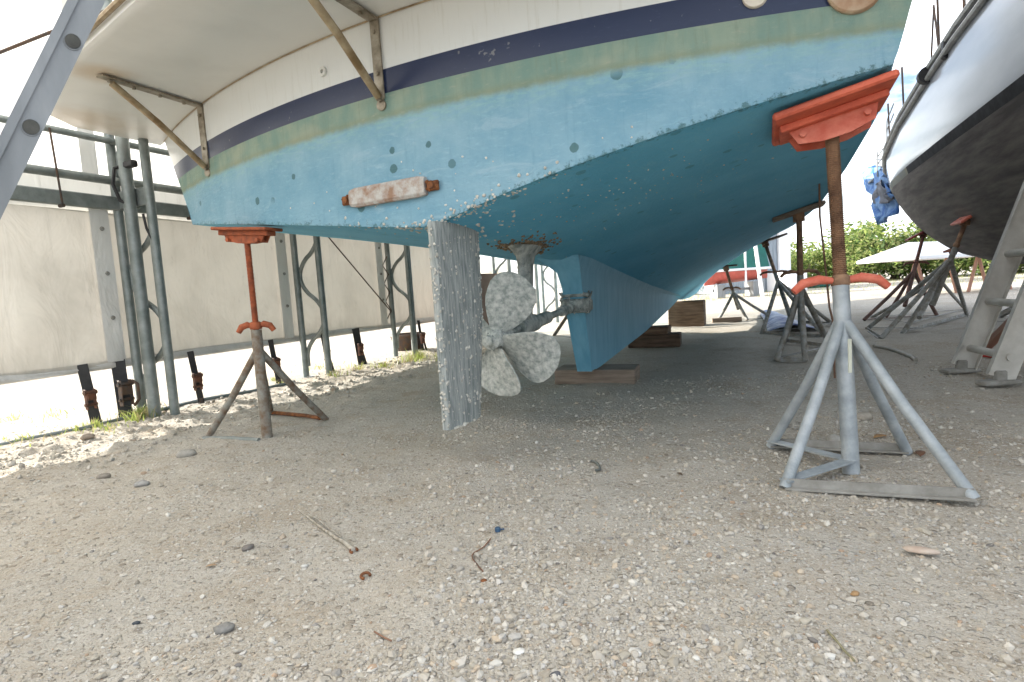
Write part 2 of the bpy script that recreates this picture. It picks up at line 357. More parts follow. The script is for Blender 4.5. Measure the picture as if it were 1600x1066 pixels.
def interp(x, tab):
    return float(np.interp(x, [a for a, _ in tab], [b for _, b in tab]))

# ---------------------------------------------------------------- ground
def vnoise(x, y, seed=0):
    xi = np.floor(x).astype(np.int64); yi = np.floor(y).astype(np.int64); xf = x-xi; yf = y-yi
    u = xf*xf*(3-2*xf); v = yf*yf*(3-2*yf)
    def h(a, b):
        n = (a*374761393 + b*668265263 + seed*974711) & 0x7fffffff
        n = ((n ^ (n >> 13))*1274126177) & 0x7fffffff; n = n ^ (n >> 16)
        return (n & 0xffff)/65535.
    return (h(xi, yi)*(1-u)+h(xi+1, yi)*u)*(1-v) + (h(xi, yi+1)*(1-u)+h(xi+1, yi+1)*u)*v
def ground_h(x, y):
    x = np.asarray(x, float); y = np.asarray(y, float)
    dx = x-C0.x; dy = y-C0.y; bx = dx*RX.x+dy*RX.y; bt = dx*AX.x+dy*AX.y
    near = np.clip(1-(np.hypot(x, y)-9)/12, 0, 1)
    z = (vnoise(x*1.3, y*1.3, 1)-.5)*.034 + (vnoise(x*4, y*4, 2)-.5)*.02 + (vnoise(x*13, y*13, 3)-.5)*.007 + (vnoise(x*33, y*33, 4)-.5)*.004
    rough = np.exp(-((bx+2.65)/.5)**2)*.8 + np.exp(-((bx+1.9)/.8)**2)*.45*(x < 0)
    cl = np.clip(vnoise(x*9, y*9, 7)-.45, 0, 1)*.05 + np.clip(vnoise(x*19, y*19, 8)-.5, 0, 1)*.03
    return (z + rough*cl)*near
def lines(lo, hi, st, far, g):
    a = list(np.arange(lo, hi, st)); s_ = st; v = a[-1]
    while v < far: s_ *= g; v += s_; a.append(v)
    s_ = st; v = a[0]; pre = []
    while v > -far: s_ *= g; v -= s_; pre.append(v)
    return np.array(pre[::-1]+a)
gx = lines(-3.6, 3.2, .024, 400, 1.07); gy = lines(1.0, 5.2, .02, 500, 1.055)
GX, GY = np.meshgrid(gx, gy); GZ = ground_h(GX, GY)
nx, ny = len(gx), len(gy)
me = bpy.data.meshes.new('ground'); me.vertices.add(nx*ny)
me.vertices.foreach_set('co', np.stack([GX, GY, GZ], -1).ravel())
I, J = np.meshgrid(np.arange(nx-1), np.arange(ny-1)); q = (J*nx+I).ravel()
quads = np.stack([q, q+1, q+nx+1, q+nx], -1).ravel(); nf = len(q)
me.loops.add(nf*4); me.loops.foreach_set('vertex_index', quads); me.polygons.add(nf)
me.polygons.foreach_set('loop_start', np.arange(0, nf*4, 4)); me.polygons.foreach_set('loop_total', np.full(nf, 4))
me.polygons.foreach_set('use_smooth', np.ones(nf, bool)); me.materials.append(M_GROUND); me.update(); me.validate()
go = bpy.data.objects.new('ground', me); COL.objects.link(go); tag(go, kind='structure')

# ---------------------------------------------------------------- loose stones (uncountable)
def stones(name, xs, ys, sizes, cols, flat=(.35, .8), sub=1, sink=.3, hf=ground_h):
    bm = bmesh.new(); bmesh.ops.create_icosphere(bm, subdivisions=sub, radius=1); bm.verts.index_update()
    base = np.array([v.co[:] for v in bm.verts]); bf = np.array([[v.index for v in f.verts] for f in bm.faces]); bm.free()
    n = len(xs); nb = len(base)
    J_ = 1+RNG.uniform(-.28, .28, (n, nb, 1)); V = base[None]*J_
    sc = np.stack([sizes*RNG.uniform(.7, 1.2, n), sizes*RNG.uniform(.55, 1., n), sizes*RNG.uniform(flat[0], flat[1], n)], -1)
    V = V*sc[:, None, :]
    a = RNG.uniform(0, 6.28, n); tl = RNG.normal(0, .3, n)
    ca, sa = np.cos(a)[:, None], np.sin(a)[:, None]; ct, st_ = np.cos(tl)[:, None], np.sin(tl)[:, None]
    X = V[..., 0]*ct+V[..., 2]*st_; Z_ = -V[..., 0]*st_+V[..., 2]*ct; Y = V[..., 1]
    X, Y = X*ca-Y*sa, X*sa+Y*ca
    z0 = hf(xs, ys)+sc[:, 2]*(1-sink*2)*.6
    V = np.stack([X+xs[:, None], Y+ys[:, None], Z_+z0[:, None]], -1)
    F_ = (bf[None]+(np.arange(n)*nb)[:, None, None])
    m = bpy.data.meshes.new(name); m.vertices.add(n*nb); m.vertices.foreach_set('co', V.ravel())
    nf = n*len(bf); m.loops.add(nf*3); m.loops.foreach_set('vertex_index', F_.ravel()); m.polygons.add(nf)
    m.polygons.foreach_set('loop_start', np.arange(0, nf*3, 3)); m.polygons.foreach_set('loop_total', np.full(nf, 3))
    m.polygons.foreach_set('use_smooth', np.zeros(nf, bool))
    at = m.color_attributes.new('col', 'FLOAT_COLOR', 'POINT')
    cc = np.repeat(np.concatenate([cols, np.ones((n, 1))], 1), nb, 0); at.data.foreach_set('color', cc.ravel().astype(np.float32))
    m.materials.append(M_STONE); m.update()
    o = bpy.data.objects.new(name, m); COL.objects.link(o); return o
def palette(n, dull=0.):
    pal = np.array([[.47, .43, .37], [.42, .38, .31], [.54, .50, .44], [.62, .59, .53], [.70, .68, .63], [.35, .31, .25], [.28, .265, .245], [.50, .41, .31], [.40, .28, .19], [.15, .14, .135], [.50, .48, .45]])
    p = np.array([.24, .2, .18, .07, .010, .09, .04, .08, .02, .006, .06]); p = p/p.sum()
    c = pal[RNG.choice(len(pal), n, p=p)]*RNG.uniform(.78, 1.08, (n, 1))
    g = np.array([.37, .34, .29]); return c*(1-dull)+g*dull
n = 80000
yy = 1.02+(RNG.uniform(0, 1, n)**1.5)*3.6; xx = RNG.uniform(-1.05, 1.05, n)*yy*.95
dens = vnoise(xx*2.1, yy*2.1, 20)*.6+vnoise(xx*6, yy*6, 21)*.4
keep = (RNG.uniform(0, 1, n) < np.clip((dens-.28)*2.3, .12, 1)) & ~((xx < -.4) & (yy > 1.7+.3*xx) & (RNG.uniform(0, 1, n) < .6))
xx, yy = xx[keep], yy[keep]; sz = np.clip(RNG.lognormal(math.log(.0038), .55, len(xx)), .0018, .016)
tag(stones('gravel', xx, yy, sz, palette(len(xx), .2)), 'pale crushed shell gravel strewn over the bare ground', 'gravel', kind='stuff')
n = 3000
tt = RNG.uniform(-1.8, 5.2, n); wwv = RNG.normal(-2.55, .38, n); pw = np.stack([C0.x+RX.x*wwv+AX.x*tt, C0.y+RX.y*wwv+AX.y*tt], -1)
sz = np.clip(RNG.lognormal(math.log(.0085), .5, n), .004, .028)
tag(stones('rubble', pw[:, 0], pw[:, 1], sz, palette(n, .5), flat=(.4, .9)), 'small clods and rubble along the sunlit edge of the tent', 'rubble', kind='stuff')

# individually visible stones
def stone(px, py, size, col, label, sq=(1.25, .85, .6), rz=0.3, name='stone', m=None):
    p = atZ(px, py, 0); b = MB(); b.blob((0, 0, 0), size, 2, sq, .13, Matrix.Rotation(rz, 3, 'Z'))
    mm = m or mat('stone_'+str(px), col, .9, col2=tuple(c*.72 for c in col), scale=40, bump=.5, bscale=70)
    o = b.build(name, mm, ang=80); o.location = (p.x, p.y, float(ground_h(p.x, p.y))+size*sq[2]*.55); tag(o, label, 'stone'); return o
stone(291, 715, .045, (.36, .34, .30), 'largest pale oval stone lying before the rusty tripod stand')
stone(222, 760, .028, (.34, .33, .31), 'grey rounded stone on the shaded dirt at lower left of the rusty stand')
stone(388, 856, .018, (.20, .18, .16), 'small dark stone half sunk in the dirt left of the dry stick', rz=1)
stone(350, 980, .022, (.25, .24, .22), 'dark grey stone in the gravel at the bottom left')
stone(163, 748, .026, (.27, .24, .20), 'brown clod nearest the tent end of the shade line')
stone(137, 688, .035, (.30, .25, .20), 'brown clod in the sunlit strip at the far left')
stone(811, 1016, .013, (.78, .76, .71), 'bright white flat shell chip at the bottom centre of the gravel', sq=(1.1, .9, .4), name='shell_chip')
stone(992, 1015, .015, (.66, .64, .60), 'broad pale shell chip at the bottom of the gravel right of centre', sq=(1.2, .9, .35), rz=2, name='shell_chip')
stone(1348, 657, .045, (.40, .36, .30), 'tan stone on the ground behind the middle pipe of the pale stand')
stone(1303, 688, .035, (.46, .44, .40), 'pale stone on the ground inside the base of the pale stand', rz=1.2)
stone(1336, 925, .010, (.38, .24, .12), 'orange brown pebble in the gravel below the pale stand', name='pebble')
stone(868, 1052, .010, (.13, .13, .14), 'dark slate pebble at the bottom centre of the gravel', name='pebble')
stone(213, 973, .008, (.07, .08, .09), 'tiny black pebble in the gravel at the lower left', name='pebble')
stone(476, 882, .010, (.6, .58, .53), 'pale round pebble below the thick end of the dry stick', name='pebble')
b = MB(); p = atZ(1440, 860, .008)
b.blob((0, 0, 0), .034, 2, (1.35, .55, .25), .1, Matrix.Rotation(-.5, 3, 'Z')); o = b.build('shell', M_SHELLP, ang=80); o.location = p; tag(o, 'long pinkish shell fragment in the gravel at lower right', 'shell')

# ---------------------------------------------------------------- the blue hulled boat
ROT = -YAW
def g(x): return .048+.0875*(x-.24)**2
ZC = [(0, 1.12), (1.0, 1.045), (2.0, .965), (4.7, .69), (7.6, .47), (9, .42), (10.5, .46), (12, .62), (14, 1.05), (15.5, 1.7), (17, 2.6)]
BR = [(0, 1.72), (.6, 1.78), (2, 1.80), (4, 1.79), (6.5, 1.70), (8, 1.56), (10, 1.25), (12, .88), (14, .42), (15.5, .12), (17, .01)]
BL = [(0, 2.36), (2, 2.42), (4, 2.2), (6.5, 1.85), (8, 1.6), (10, 1.25), (12, .88), (14, .42), (15.5, .12), (17, .01)]
ZR = [(0, 1.525), (1.5, 1.47), (4, 1.41), (6.5, 1.43), (8, 1.45), (10, 1.5), (12, 1.62), (14, 1.9), (15.5, 2.2), (17, 2.62)]
ZL = [(0, 1.40), (1.5, 1.40), (4, 1.41), (6.5, 1.43), (8, 1.45), (10, 1.5), (12, 1.62), (14, 1.9), (15.5, 2.2), (17, 2.62)]
def xc(s): return interp(s, [(0, -.04), (.8, .05), (2, .08), (20, .08)])
def bot(s, u):            # u -1..1 port to starboard chine; returns boat point
    c = xc(s); z0 = interp(s, ZC)
    if u >= 0: bb = interp(s, BR)+.1-c; z1 = interp(s, ZR); p_ = .74
    else: bb = interp(s, BL)-.1+c; z1 = interp(s, ZL); p_ = interp(s, [(0, 1.0), (4, .85), (20, .74)])
    au = abs(u); x = c+bb*u
    z = z0+(z1-z0)*((au*au+.0016)**(p_/2)-.0016**(p_/2)*(1-au))
    z -= (z1-z0)*.05*max(0, au-.9)/.1*0
    fade = max(0, 1-s/5.)
    return Vector((x, s+g(x)*fade, z))
def botz(x, t):           # height of the bottom at a place
    s = t
    for _ in range(8): s = t-g(x)*max(0, 1-s/5.)
    s = max(0, s); c = xc(s); bb = (interp(s, BR)+.1-c) if x > c else (interp(s, BL)-.1+c)
    return bot(s, max(-1, min(1, (x-c)/bb))).z
boat = empty('motor_boat', (C0.x, C0.y, 0), ROT)
tag(boat, 'large blue bottomed boat seen from under its stern, propped above the gravel', 'boat')
hb = MB(); SS = [0, .12, .3, .55, .85, 1.2, 1.6, 2, 2.5, 3.1, 3.8, 4.6, 5.5, 6.5, 7.5, 8.5, 9.5, 10.5, 11.5, 12.5, 13.5, 14.5, 15.5, 16.3, 17]
us = [-1+i/24 for i in range(49)]
rows = [[bot(s, u) for u in us] for s in SS]
hb.m = 1; hb.grid(rows)
def edgeL(z): return interp(z, [(1.4, -2.26), (1.5, -2.32), (1.64, -2.40), (1.76, -2.50), (2.0, -2.68), (2.1, -2.78), (3.0, -3.1)])
def edgeR(z): return interp(z, [(1.5, 1.82), (1.64, 1.86), (1.74, 1.885), (2.0, 1.96), (3.0, 2.15)])
hb.m = 0; tr = []; eatt = {}
zs_rel = [0, .02, .045, .09]
for k in range(49):
    p0 = bot(0, us[k]); col = [p0]
    for d in zs_rel[1:]: col.append((p0.x, None, p0.z+d))
    tops = 3.0; z1 = p0.z+.09
    for i in range(1, 17): col.append((p0.x, None, z1+(tops-z1)*i/16))
    c2 = []
    for i, q_ in enumerate(col):
        if i == 0: c2.append(p0); continue
        z = q_[2]; fr = (p0.x-bot(0, -1).x)/(bot(0, 1).x-bot(0, -1).x)
        zL, zR = z, z
        x = p0.x
        xe = edgeL(z)*(1-fr)+edgeR(z)*fr; x = xe + 0 if i else x
        if z < 1.55: kx = (z-p0.z)/(1.55-p0.z) if p0.z < 1.55 else 1; x = p0.x*(1-kx)+xe*kx
        c2.append(Vector((x, g(x), z)))
    tr.append(c2)
nv0 = len(hb.v); hb.grid(tr)
# topsides
def side(sgn):
    rws = []
    for s in SS:
        p = bot(s, sgn); fl = interp(s, [(0, 1), (8, 1), (14, .6), (17, .2)])
        cl = []
        zt = interp(s, [(0, 3.0), (8, 3.1), (17, 3.6)])
        for i in range(9):
            z = p.z+(zt-p.z)*i/8
            if sgn < 0: off = (edgeL(z)-edgeL(p.z))
            else: off = (edgeR(z)-edgeR(p.z))
            x = p.x+off*fl; fade = max(0, 1-s/5.)
            cl.append(Vector((x, s+g(x)*fade, z)))
        rws.append(cl)
    return rws
hb.grid(side(-1)); hb.grid(side(1))
# deck
dk = []
sl_, sr_ = side(-1), side(1)
hb.m = 2; hb.grid([[sl_[i][-1], Vector((0, sl_[i][-1].y*.5+sr_[i][-1].y*.5, sl_[i][-1].z+.05)), sr_[i][-1]] for i in range(len(SS))])
hull = hb.build('hull', [M_TR, M_BT, M_WHITE], boat, ang=24)
# weld seams between grids is not needed; edge attribute along the transom's lower edge
at = hull.data.attributes.new('edge', 'FLOAT', 'POINT'); vals = np.zeros(len(hull.data.vertices), np.float32)
for i, v in enumerate(hull.data.vertices):
    x, y, z = v.co
    d = abs(y-g(x)); zb = bot(0, max(-1, min(1, ((x-(-.04))/(1.86 if x > -.04 else 2.22))))).z
    dist = math.hypot(max(0, d), max(0, z-zb)*1.0)
    vals[i] = max(0., 1-dist/.07) if z < 1.62 else 0
at.data.foreach_set('value', vals)

# cabin above the deck (off frame, added for the shadow it casts)
cb = MB(); cb.box((0, 5.2, 3.55), (3.0, 6.5, 1.1), None, .15); cb.build('cabin', M_WHITE, boat)

# keel
kb = MB(); KX = .08; st = []
for t_, zt, zb, hwt, hwb in ((1.76, .99, .70, .075, .065), (1.90, 1.0, .45, .085, .065), (2.02, 1.0, .13, .09, .06)):
    pass
out = []
prof = [(1.70, .99), (1.80, .90), (1.86, .75), (1.92, .55), (2.0, .30), (2.05, .13)]
N = 26
rowsL, rowsR = [], []
for i in range(N):
    f_ = i/(N-1); s = 1.80+(8.6-1.80)*f_
    top = min(interp(s, ZC)+.05, 1.02)
    zb = interp(s, [(2.05, .13), (4.3, .235), (7.5, .475), (8.6, .44)])
    l, r_ = [], []
    for j in range(9):
        h_ = j/8; z = top+(zb-top)*h_
        t_ = s
        if i == 0: t_ = interp(-z, [(-1.02, 1.62), (-.95, 1.76), (-.86, 1.82), (-.7, 1.86), (-.13, 2.05)])
        else:
            t0_ = interp(-z, [(-1.02, 1.62), (-.95, 1.76), (-.86, 1.82), (-.7, 1.86), (-.13, 2.05)]); t_ = t0_+(8.6-t0_)*f_
        hw = .085-.025*h_; hw *= interp(f_, [(0, 1), (.7, 1), (1, .3)])
        flare = .10*max(0, 1-h_*7) 
        l.append(Vector((KX-hw-flare, t_, z))); r_.append(Vector((KX+hw+flare*.4, t_, z)))
    rowsL.append(l); rowsR.append(r_)
ring = [rowsL[i] + rowsR[i][::-1] for i in range(N)]
kb.grid(ring); kb.add(ring[0], [tuple(range(len(ring[0])))]); kb.add(ring[-1], [tuple(range(len(ring[-1])))])
keel = kb.build('keel', M_KEEL, boat, ang=30)
b = MB(); b.box((KX, 2.10, .13), (.125, .10, .012)); b.build('shoe', M_RUSTBRN, keel)
# crusted bearing housing on the keel
b = MB(); b.box((KX+.005, 1.925, .655), (.20, .21, .105), None, .02)
b.box((KX, 1.93, .735), (.19, .17, .03), None, .01)
for k in range(90):
    b.blob((KX+random.choice((-1, 1))*random.uniform(.085, .108), random.uniform(1.83, 2.03), random.uniform(.6, .76)), random.uniform(.006, .014), 1, jit=.3)
for k in range(50): b.blob((KX+random.uniform(-.09, .09), 1.82+random.uniform(-.005, .01), random.uniform(.6, .72)), random.uniform(.006, .013), 1, jit=.3)
b.build('bearing_housing', M_CRUST, boat, ang=60)
HUB = Vector((-.012, .64, .54)); BRG = Vector((.075, 1.86, .65)); sdv = (BRG-HUB).normalized()
# shaft
b = MB(); b.tube([HUB+sdv*.06, BRG], .024, 14); b.tube([HUB+sdv*.30, HUB+sdv*.74], .042, 16)
b.tube([HUB+sdv*.99, HUB+sdv*1.05], .037, 14); b.tube([HUB+sdv*1.12, HUB+sdv*1.22], .04, 14); b.build('propeller_shaft', M_CRUST, boat)
# strut from hull down to the shaft
b = MB(); sp = HUB+sdv*.40; top = Vector((.07, .98, 1.06)); rws = []
for i in range(9):
    f_ = i/8; c = sp.lerp(top, f_); hw = .032; ch = .085+.02*f_
    if f_ > .85: ch += .1*(f_-.85)/.15; hw += .05*(f_-.85)/.15
    rws.append([c+Vector((hw*math.cos(a_)*1.0, ch*math.sin(a_), 0)) for a_ in [2*math.pi*k/16 for k in range(16)]])
b.grid(rws, True); b.tube([sp-sdv*.11, sp+sdv*.13], .055, 18)
strut = b.build('shaft_strut', M_CRUST, boat)
# propeller
prop = empty('propeller', (0, 0, 0)); prop.parent = boat
xr = Vector((1, 0, 0)); zr = sdv.cross(xr)*-1; zr = xr.cross(sdv) if xr.cross(sdv).z > 0 else -xr.cross(sdv)
b = MB(); b.tube([HUB-sdv*.105, HUB-sdv*.10, HUB-sdv*.075, HUB-sdv*.07, HUB-sdv*.06, HUB+sdv*.09, HUB+sdv*.1], [.018, .03, .032, .032, .056, .072, .06], 20)
b.build('hub', M_PROP, prop)
OUT = [(a_*1.07, b_*1.0) for a_, b_ in [(.045, .055), (.075, .075), (.11, .10), (.15, .125), (.19, .142), (.23, .147), (.27, .148), (.30, .135), (.325, .112), (.345, .078), (.356, .04), (.36, .006)]]
def blade(ang, wf=1., rf=1.):
    er = xr*math.cos(ang)+zr*math.sin(ang); et = -xr*math.sin(ang)+zr*math.cos(ang)
    f_, k_ = [], []
    for r_, hw in OUT:
        hw *= wf; r_ = .045+(r_-.045)*rf
        tw = interp(r_, [(.04, R(36)), (.36, R(8))]); rowf, rowk = [], []
        for j in range(11):
            u = -1+2*j/10; c = u*hw; th = .014*(1-u*u)*(1-r_/.42)+.004
            ax_ = -c*math.sin(tw); ta = c*math.cos(tw)+.03*(r_/.36)
            phi = ta/max(r_, .09); rr_ = r_
            e2 = er*math.cos(phi*.0)+et*0
            base = HUB+er*rr_+et*ta+sdv*(ax_+.10*(r_*r_))
            nrm = (sdv*math.cos(tw)+et*math.sin(tw))
            rowf.append(base-nrm*th+sdv*0); rowk.append(base+nrm*th)
        f_.append(rowf); k_.append(rowk)
    bb = MB(); ring = [f_[i]+k_[i][::-1] for i in range(len(OUT))]
    bb.grid(ring, True); bb.add(ring[-1], [tuple(range(len(ring[-1])))])
    bb.build('blade', M_PROP, prop, ang=60)
for k, wf_, rf_ in ((58, .92, 1.), (-31, 1.12, 1.), (-98, 1.15, .86), (164, 1.0, 1.)): blade(R(k), wf_, rf_)
# rudder
b = MB(); RXc = .02; rws = []
for i in range(15):
    f_ = i/14; z = 1.13+(.18-1.13)*f_; tt_ = -.03; tl = .41-.12*f_ if z > .25 else .41-.12*f_
    tl = interp(z, [(.18, .28), (.7, .385), (1.13, .40)])
    row = []
    for k in range(24):
        a_ = 2*math.pi*k/24; cx = (tt_+tl)/2+math.cos(a_)*(tl-tt_)/2
        th = .046*abs(math.sin(a_))**.22*(1 if math.sin(a_) >= 0 else -1)
        fx = (cx-tt_)/(tl-tt_); th *= interp(fx, [(0, .55), (.25, .7), (.8, 1), (1, .8)])
        row.append(Vector((RXc+th, cx, z)))
    rws.append(row)
b.grid(rws, True); b.add(rws[-1], [tuple(range(24))]); b.add(rws[0], [tuple(range(23, -1, -1))])
rud = b.build('rudder', M_RUD, boat, ang=50)
b = MB()
for k in range(330):
    fx = random.random(); z = random.uniform(.2, 1.08); tl = interp(z, [(.18, .28), (.7, .385), (1.13, .40)])
    if random.random() < .3: fx = random.choice((random.uniform(0, .05), random.uniform(.88, 1)))
    sx_ = interp(fx, [(0, .55), (.25, .7), (.8, 1), (1, .8)])*.046*min(1, (4*fx*(1-fx))**.11)
    r_ = random.choice((.003, .004, .005, .006, .009)) if random.random() < .85 else .012
    b.blob((RXc+sx_, -.03+(tl+.03)*fx, z), r_*.8, 1, (.4, 1, 1), .4)
for k in range(60):
    z = random.uniform(.19, 1.1); b.blob((RXc+random.uniform(-.015, .015), -.032, z), random.uniform(.004, .008), 1, (1, .6, 1), .3)
for k in range(70):
    f_ = random.random(); b.blob((RXc+random.uniform(-.03, .04), -.02+.3*f_, .182), random.uniform(.006, .014), 1, (1, 1, .7), .3)
tag(b.build('barnacles', M_BARN, rud, ang=80), kind='stuff')
# barnacles on hull
b = MB()
def bsc(x, t, r_): b.blob((x, t, botz(x, t)-.001), r_, 1, (1, 1, .6), .3)
for k in range(170):
    u = random.gauss(.03, .15); p = bot(0, max(-.6, min(.95, u))); bsc(p.x, p.y+random.uniform(.002, .06), random.uniform(.003, .009)) if random.random() < .75 else b.blob((p.x, g(p.x)-.001, p.z+random.uniform(0, .05)), random.uniform(.004, .009), 1, (1, .6, 1), .3)
for k in range(130): bsc(random.gauss(.5, .5), .3+abs(random.gauss(0, .55)), random.choice((.002, .003, .004, .006)))
for k in range(60): bsc(random.gauss(.02, .16), .12+abs(random.gauss(0, .22)), random.uniform(.005, .012))
for k in range(34): bsc(random.gauss(.9, .25), .45+abs(random.gauss(0, .4)), random.uniform(.003, .006))
for k in range(26):
    x = random.gauss(.0, .45); z = random.uniform(1.2, 1.45)
    if z > bot(0, min(1, max(-1, x/1.9))).z+.01: b.blob((x, g(x)-.001, z), random.uniform(.003, .006), 1, (1, .6, 1), .3)
tag(b.build('barnacles', M_BARN, boat, ang=80), kind='stuff')
b = MB()
for k in range(420):
    a_ = random.uniform(0, 6.28); r_ = .06+abs(random.gauss(0, .07)); x = .07+math.cos(a_)*r_*.9; t_ = .98+math.sin(a_)*r_*1.5
    b.blob((x, t_, botz(x, t_)-.002), random.uniform(.004, .013), 1, (1, 1, .8), .3)
tag(b.build('barnacles', M_RUSTBRN, boat, ang=80), kind='stuff')
# barnacles crusting the propeller hub and strut
b = MB()
for k in range(120):
    d = Vector((random.gauss(0, 1), random.gauss(0, 1), random.gauss(0, 1))).normalized(); p = HUB+d*.062+sdv*random.uniform(-.02, .05)
    b.blob(p, random.uniform(.005, .012), 1, jit=.3)
for k in range(90):
    f_ = random.random(); c = sp.lerp(top, f_); a_ = random.uniform(3.2, 6.2); b.blob(c+Vector((.033*math.cos(a_), .09*math.sin(a_), 0)), random.uniform(.004, .011), 1, jit=.3)
tag(b.build('barnacles', M_CRUST, strut, ang=80), kind='stuff')
# anode on the transom
b = MB(); y0 = g(-.25)
def onT(x, z, off=.0): return Vector((x, g(x)-off, z))
rws = []
for i in range(13):
    x = -.485+.455*i/12; f_ = i/12; zc_ = 1.302; hh = .046
    if i in (0, 12): hh *= .86
    rws.append([onT(x, zc_-hh, 0), onT(x, zc_-hh, .024), onT(x, zc_-hh*.7, .033), onT(x, zc_, .035), onT(x, zc_+hh*.7, .033), onT(x, zc_+hh, .024), onT(x, zc_+hh, 0)])
b.grid(rws); b.add(rws[0], [tuple(range(7))]); b.add(rws[-1], [tuple(range(6, -1, -1))])
an = b.build('anode', M_ZINC, boat, ang=18)
for x in (-.515, .005):
    b = MB(); b.box(onT(x, 1.298, .010), (.062, .018, .045), None, .005); b.tube([onT(x, 1.298, .015), onT(x, 1.298, .034)], .016, 6)
    for k in range(16): b.blob(onT(x+random.uniform(-.03, .03), 1.298+random.uniform(-.025, .025), .018), random.uniform(.004, .009), 1, jit=.3)
    b.build('lug', M_RUST, an, ang=50)
# through hull fittings
def ringf(x, z, r1, r2, m, name, th=.014):
    b = MB(); n_ = Vector((0, -1, .0)); c = onT(x, z); k = 28; sl2 = (g(x+.05)-g(x-.05))/.1
    def P(a_, r_, o_): xx_ = x+math.cos(a_)*r_; return Vector((xx_, g(x)+sl2*(xx_-x)-o_, z+math.sin(a_)*r_))
    rr_ = [(r1, -.004), (r1, th*.6), (r1*.93, th), (r2*1.1, th), (r2, th*.6), (r2*.9, -.003)]
    b.grid([[P(2*math.pi*i/k, r_, o_) for i in range(k)] for r_, o_ in rr_], True)
    f = b.build(name, m, boat, ang=40); return f
ringf(-.61, 1.944, .024, .010, mat('white_fitting', (.7, .7, .66), .4, var=.1), 'drain_fitting')
ringf(1.70, 1.81, .095, .04, mat('stained_flange', (.52, .42, .30), .6, col2=(.36, .22, .13), scale=9), 'exhaust_flange', .02)
ringf(1.37, 1.83, .045, .015, mat('pale_flange', (.60, .55, .47), .6, var=.15), 'drain_fitting', .015)
# swim platform
pl = MB(); ZP = 2.10
def aft(x): return interp(x, [(-2.90, .25), (-2.80, .06), (-2.55, -.08), (-2.1, -.24), (-1.72, -.36), (-.94, -.56), (-.3, -.64), (.5, -.64), (1.2, -.5), (1.9, -.25), (2.1, -.1)])
xs = [-2.90+ i*(5.0)/40 for i in range(41)]
def lowA(x): return [Vector((x, g(x)+.01 if x > -2.78 else .9, ZP)), Vector((x, (g(x)+aft(x))/2, ZP)), Vector((x, aft(x)+.03, ZP)), Vector((x, aft(x), ZP+.02)), Vector((x, aft(x)-.005, ZP+.05)), Vector((x, aft(x)+.01, ZP+.085)), Vector((x, g(x)+.01 if x > -2.78 else .9, ZP+.09))]
rws = [lowA(x) for x in xs]
pl.grid(rws); pl.add(rws[0], [tuple(range(7))]); pl.add(rws[-1], [tuple(range(6, -1, -1))])
M_PLAT = bpy.data.materials.new('platform_gelcoat'); M_PLAT.use_nodes = True; n_ = M_PLAT.node_tree; P_ = NN(n_, 'ShaderNodeTexCoord').outputs['Object']
cS = mixc(n_, step(n_, noise(n_, P_, 1.2, 5), .4, .7), (.68, .68, .65), (.60, .60, .57))
for cx_, cy_, rd in ((-1.86, g(-1.86)-.62, .16), (-2.75, .2, .35), (-.25, g(-.25)-.58, .1)):
    vm = NN(n_, 'ShaderNodeVectorMath', operation='DISTANCE'); n_.links.new(P_, vm.inputs[0]); vm.inputs[1].default_value = (cx_, cy_, ZP)
    cS = mixc(n_, mth(n_, 'MULTIPLY', step(n_, mth(n_, 'ADD', vm.outputs['Value'], mth(n_, 'MULTIPLY', noise(n_, P_, 6, 4), rd*.8)), rd*1.7, rd*.5), .6), cS, (.42, .28, .13))
n_.links.new(cS, n_.nodes['Principled BSDF'].inputs['Base Color']); n_.nodes['Principled BSDF'].inputs['Roughness'].default_value = .4
plat = pl.build('swim_platform', M_PLAT, boat, ang=45)
b = MB(); b.tube([Vector((x, aft(x)-.022, ZP+.05)) for x in xs], .014, 8); b.build('rub_strip', M_STAIN, plat)
b = MB(); b.tube([Vector((x, aft(x)-.01, ZP+.17)) for x in xs[6:]], .02, 10)
for x in xs[6::5]: b.tube([(x, aft(x)-.01, ZP+.17), (x, aft(x)+.03, ZP+.07)], .012, 8)
b.build('grab_rail', M_ALU, plat)
# caulk line where platform meets transom
b = MB(); b.tube([Vector((x, g(x)-.006, ZP-.004)) for x in xs[1:]], .004, 5); b.build('sealant_line', M_STAIN, plat)
def bracket(xf, zf, aftlen, name='bracket'):
    root = MB(); y = g(xf)
    root.beam((xf, y-.012, zf-.03), (xf, y-.012, ZP-.006), .05, .012, Vector((0, 1, 0)), .003)
    root.beam((xf, y-.02, ZP-.013), (xf, y-aftlen, ZP-.013), .055, .012, Vector((0, 0, 1)), .003)
    root.tube([(xf, y-.012, zf-.055), (xf, y-.002, zf-.055)], .025, 14)
    root.tube([(xf, y-.002, zf-.03), (xf, y-.028, zf-.03)], .014, 8)
    for f_ in (.2, .45, .7, .92): root.tube([(xf, y-aftlen*f_, ZP-.02), (xf, y-aftlen*f_, ZP-.032)], .010, 8)
    for f_ in (.25, .8): root.tube([(xf, y-.016, zf+(ZP-zf)*f_), (xf, y-.030, zf+(ZP-zf)*f_)], .010, 8)
    o = root.build(name, M_STEEL, plat, ang=40)
    b = MB(); b.tube([(xf, y-.028, zf-.02), (xf, y-aftlen*.5, zf+(ZP-zf)*.5-.0), (xf, y-aftlen*.90, ZP-.035)], .019, 14)
    b.build('strut', M_STAIN, o); return o
bracket(-1.86, 1.73, .62); bracket(-.25, 1.76, .58)

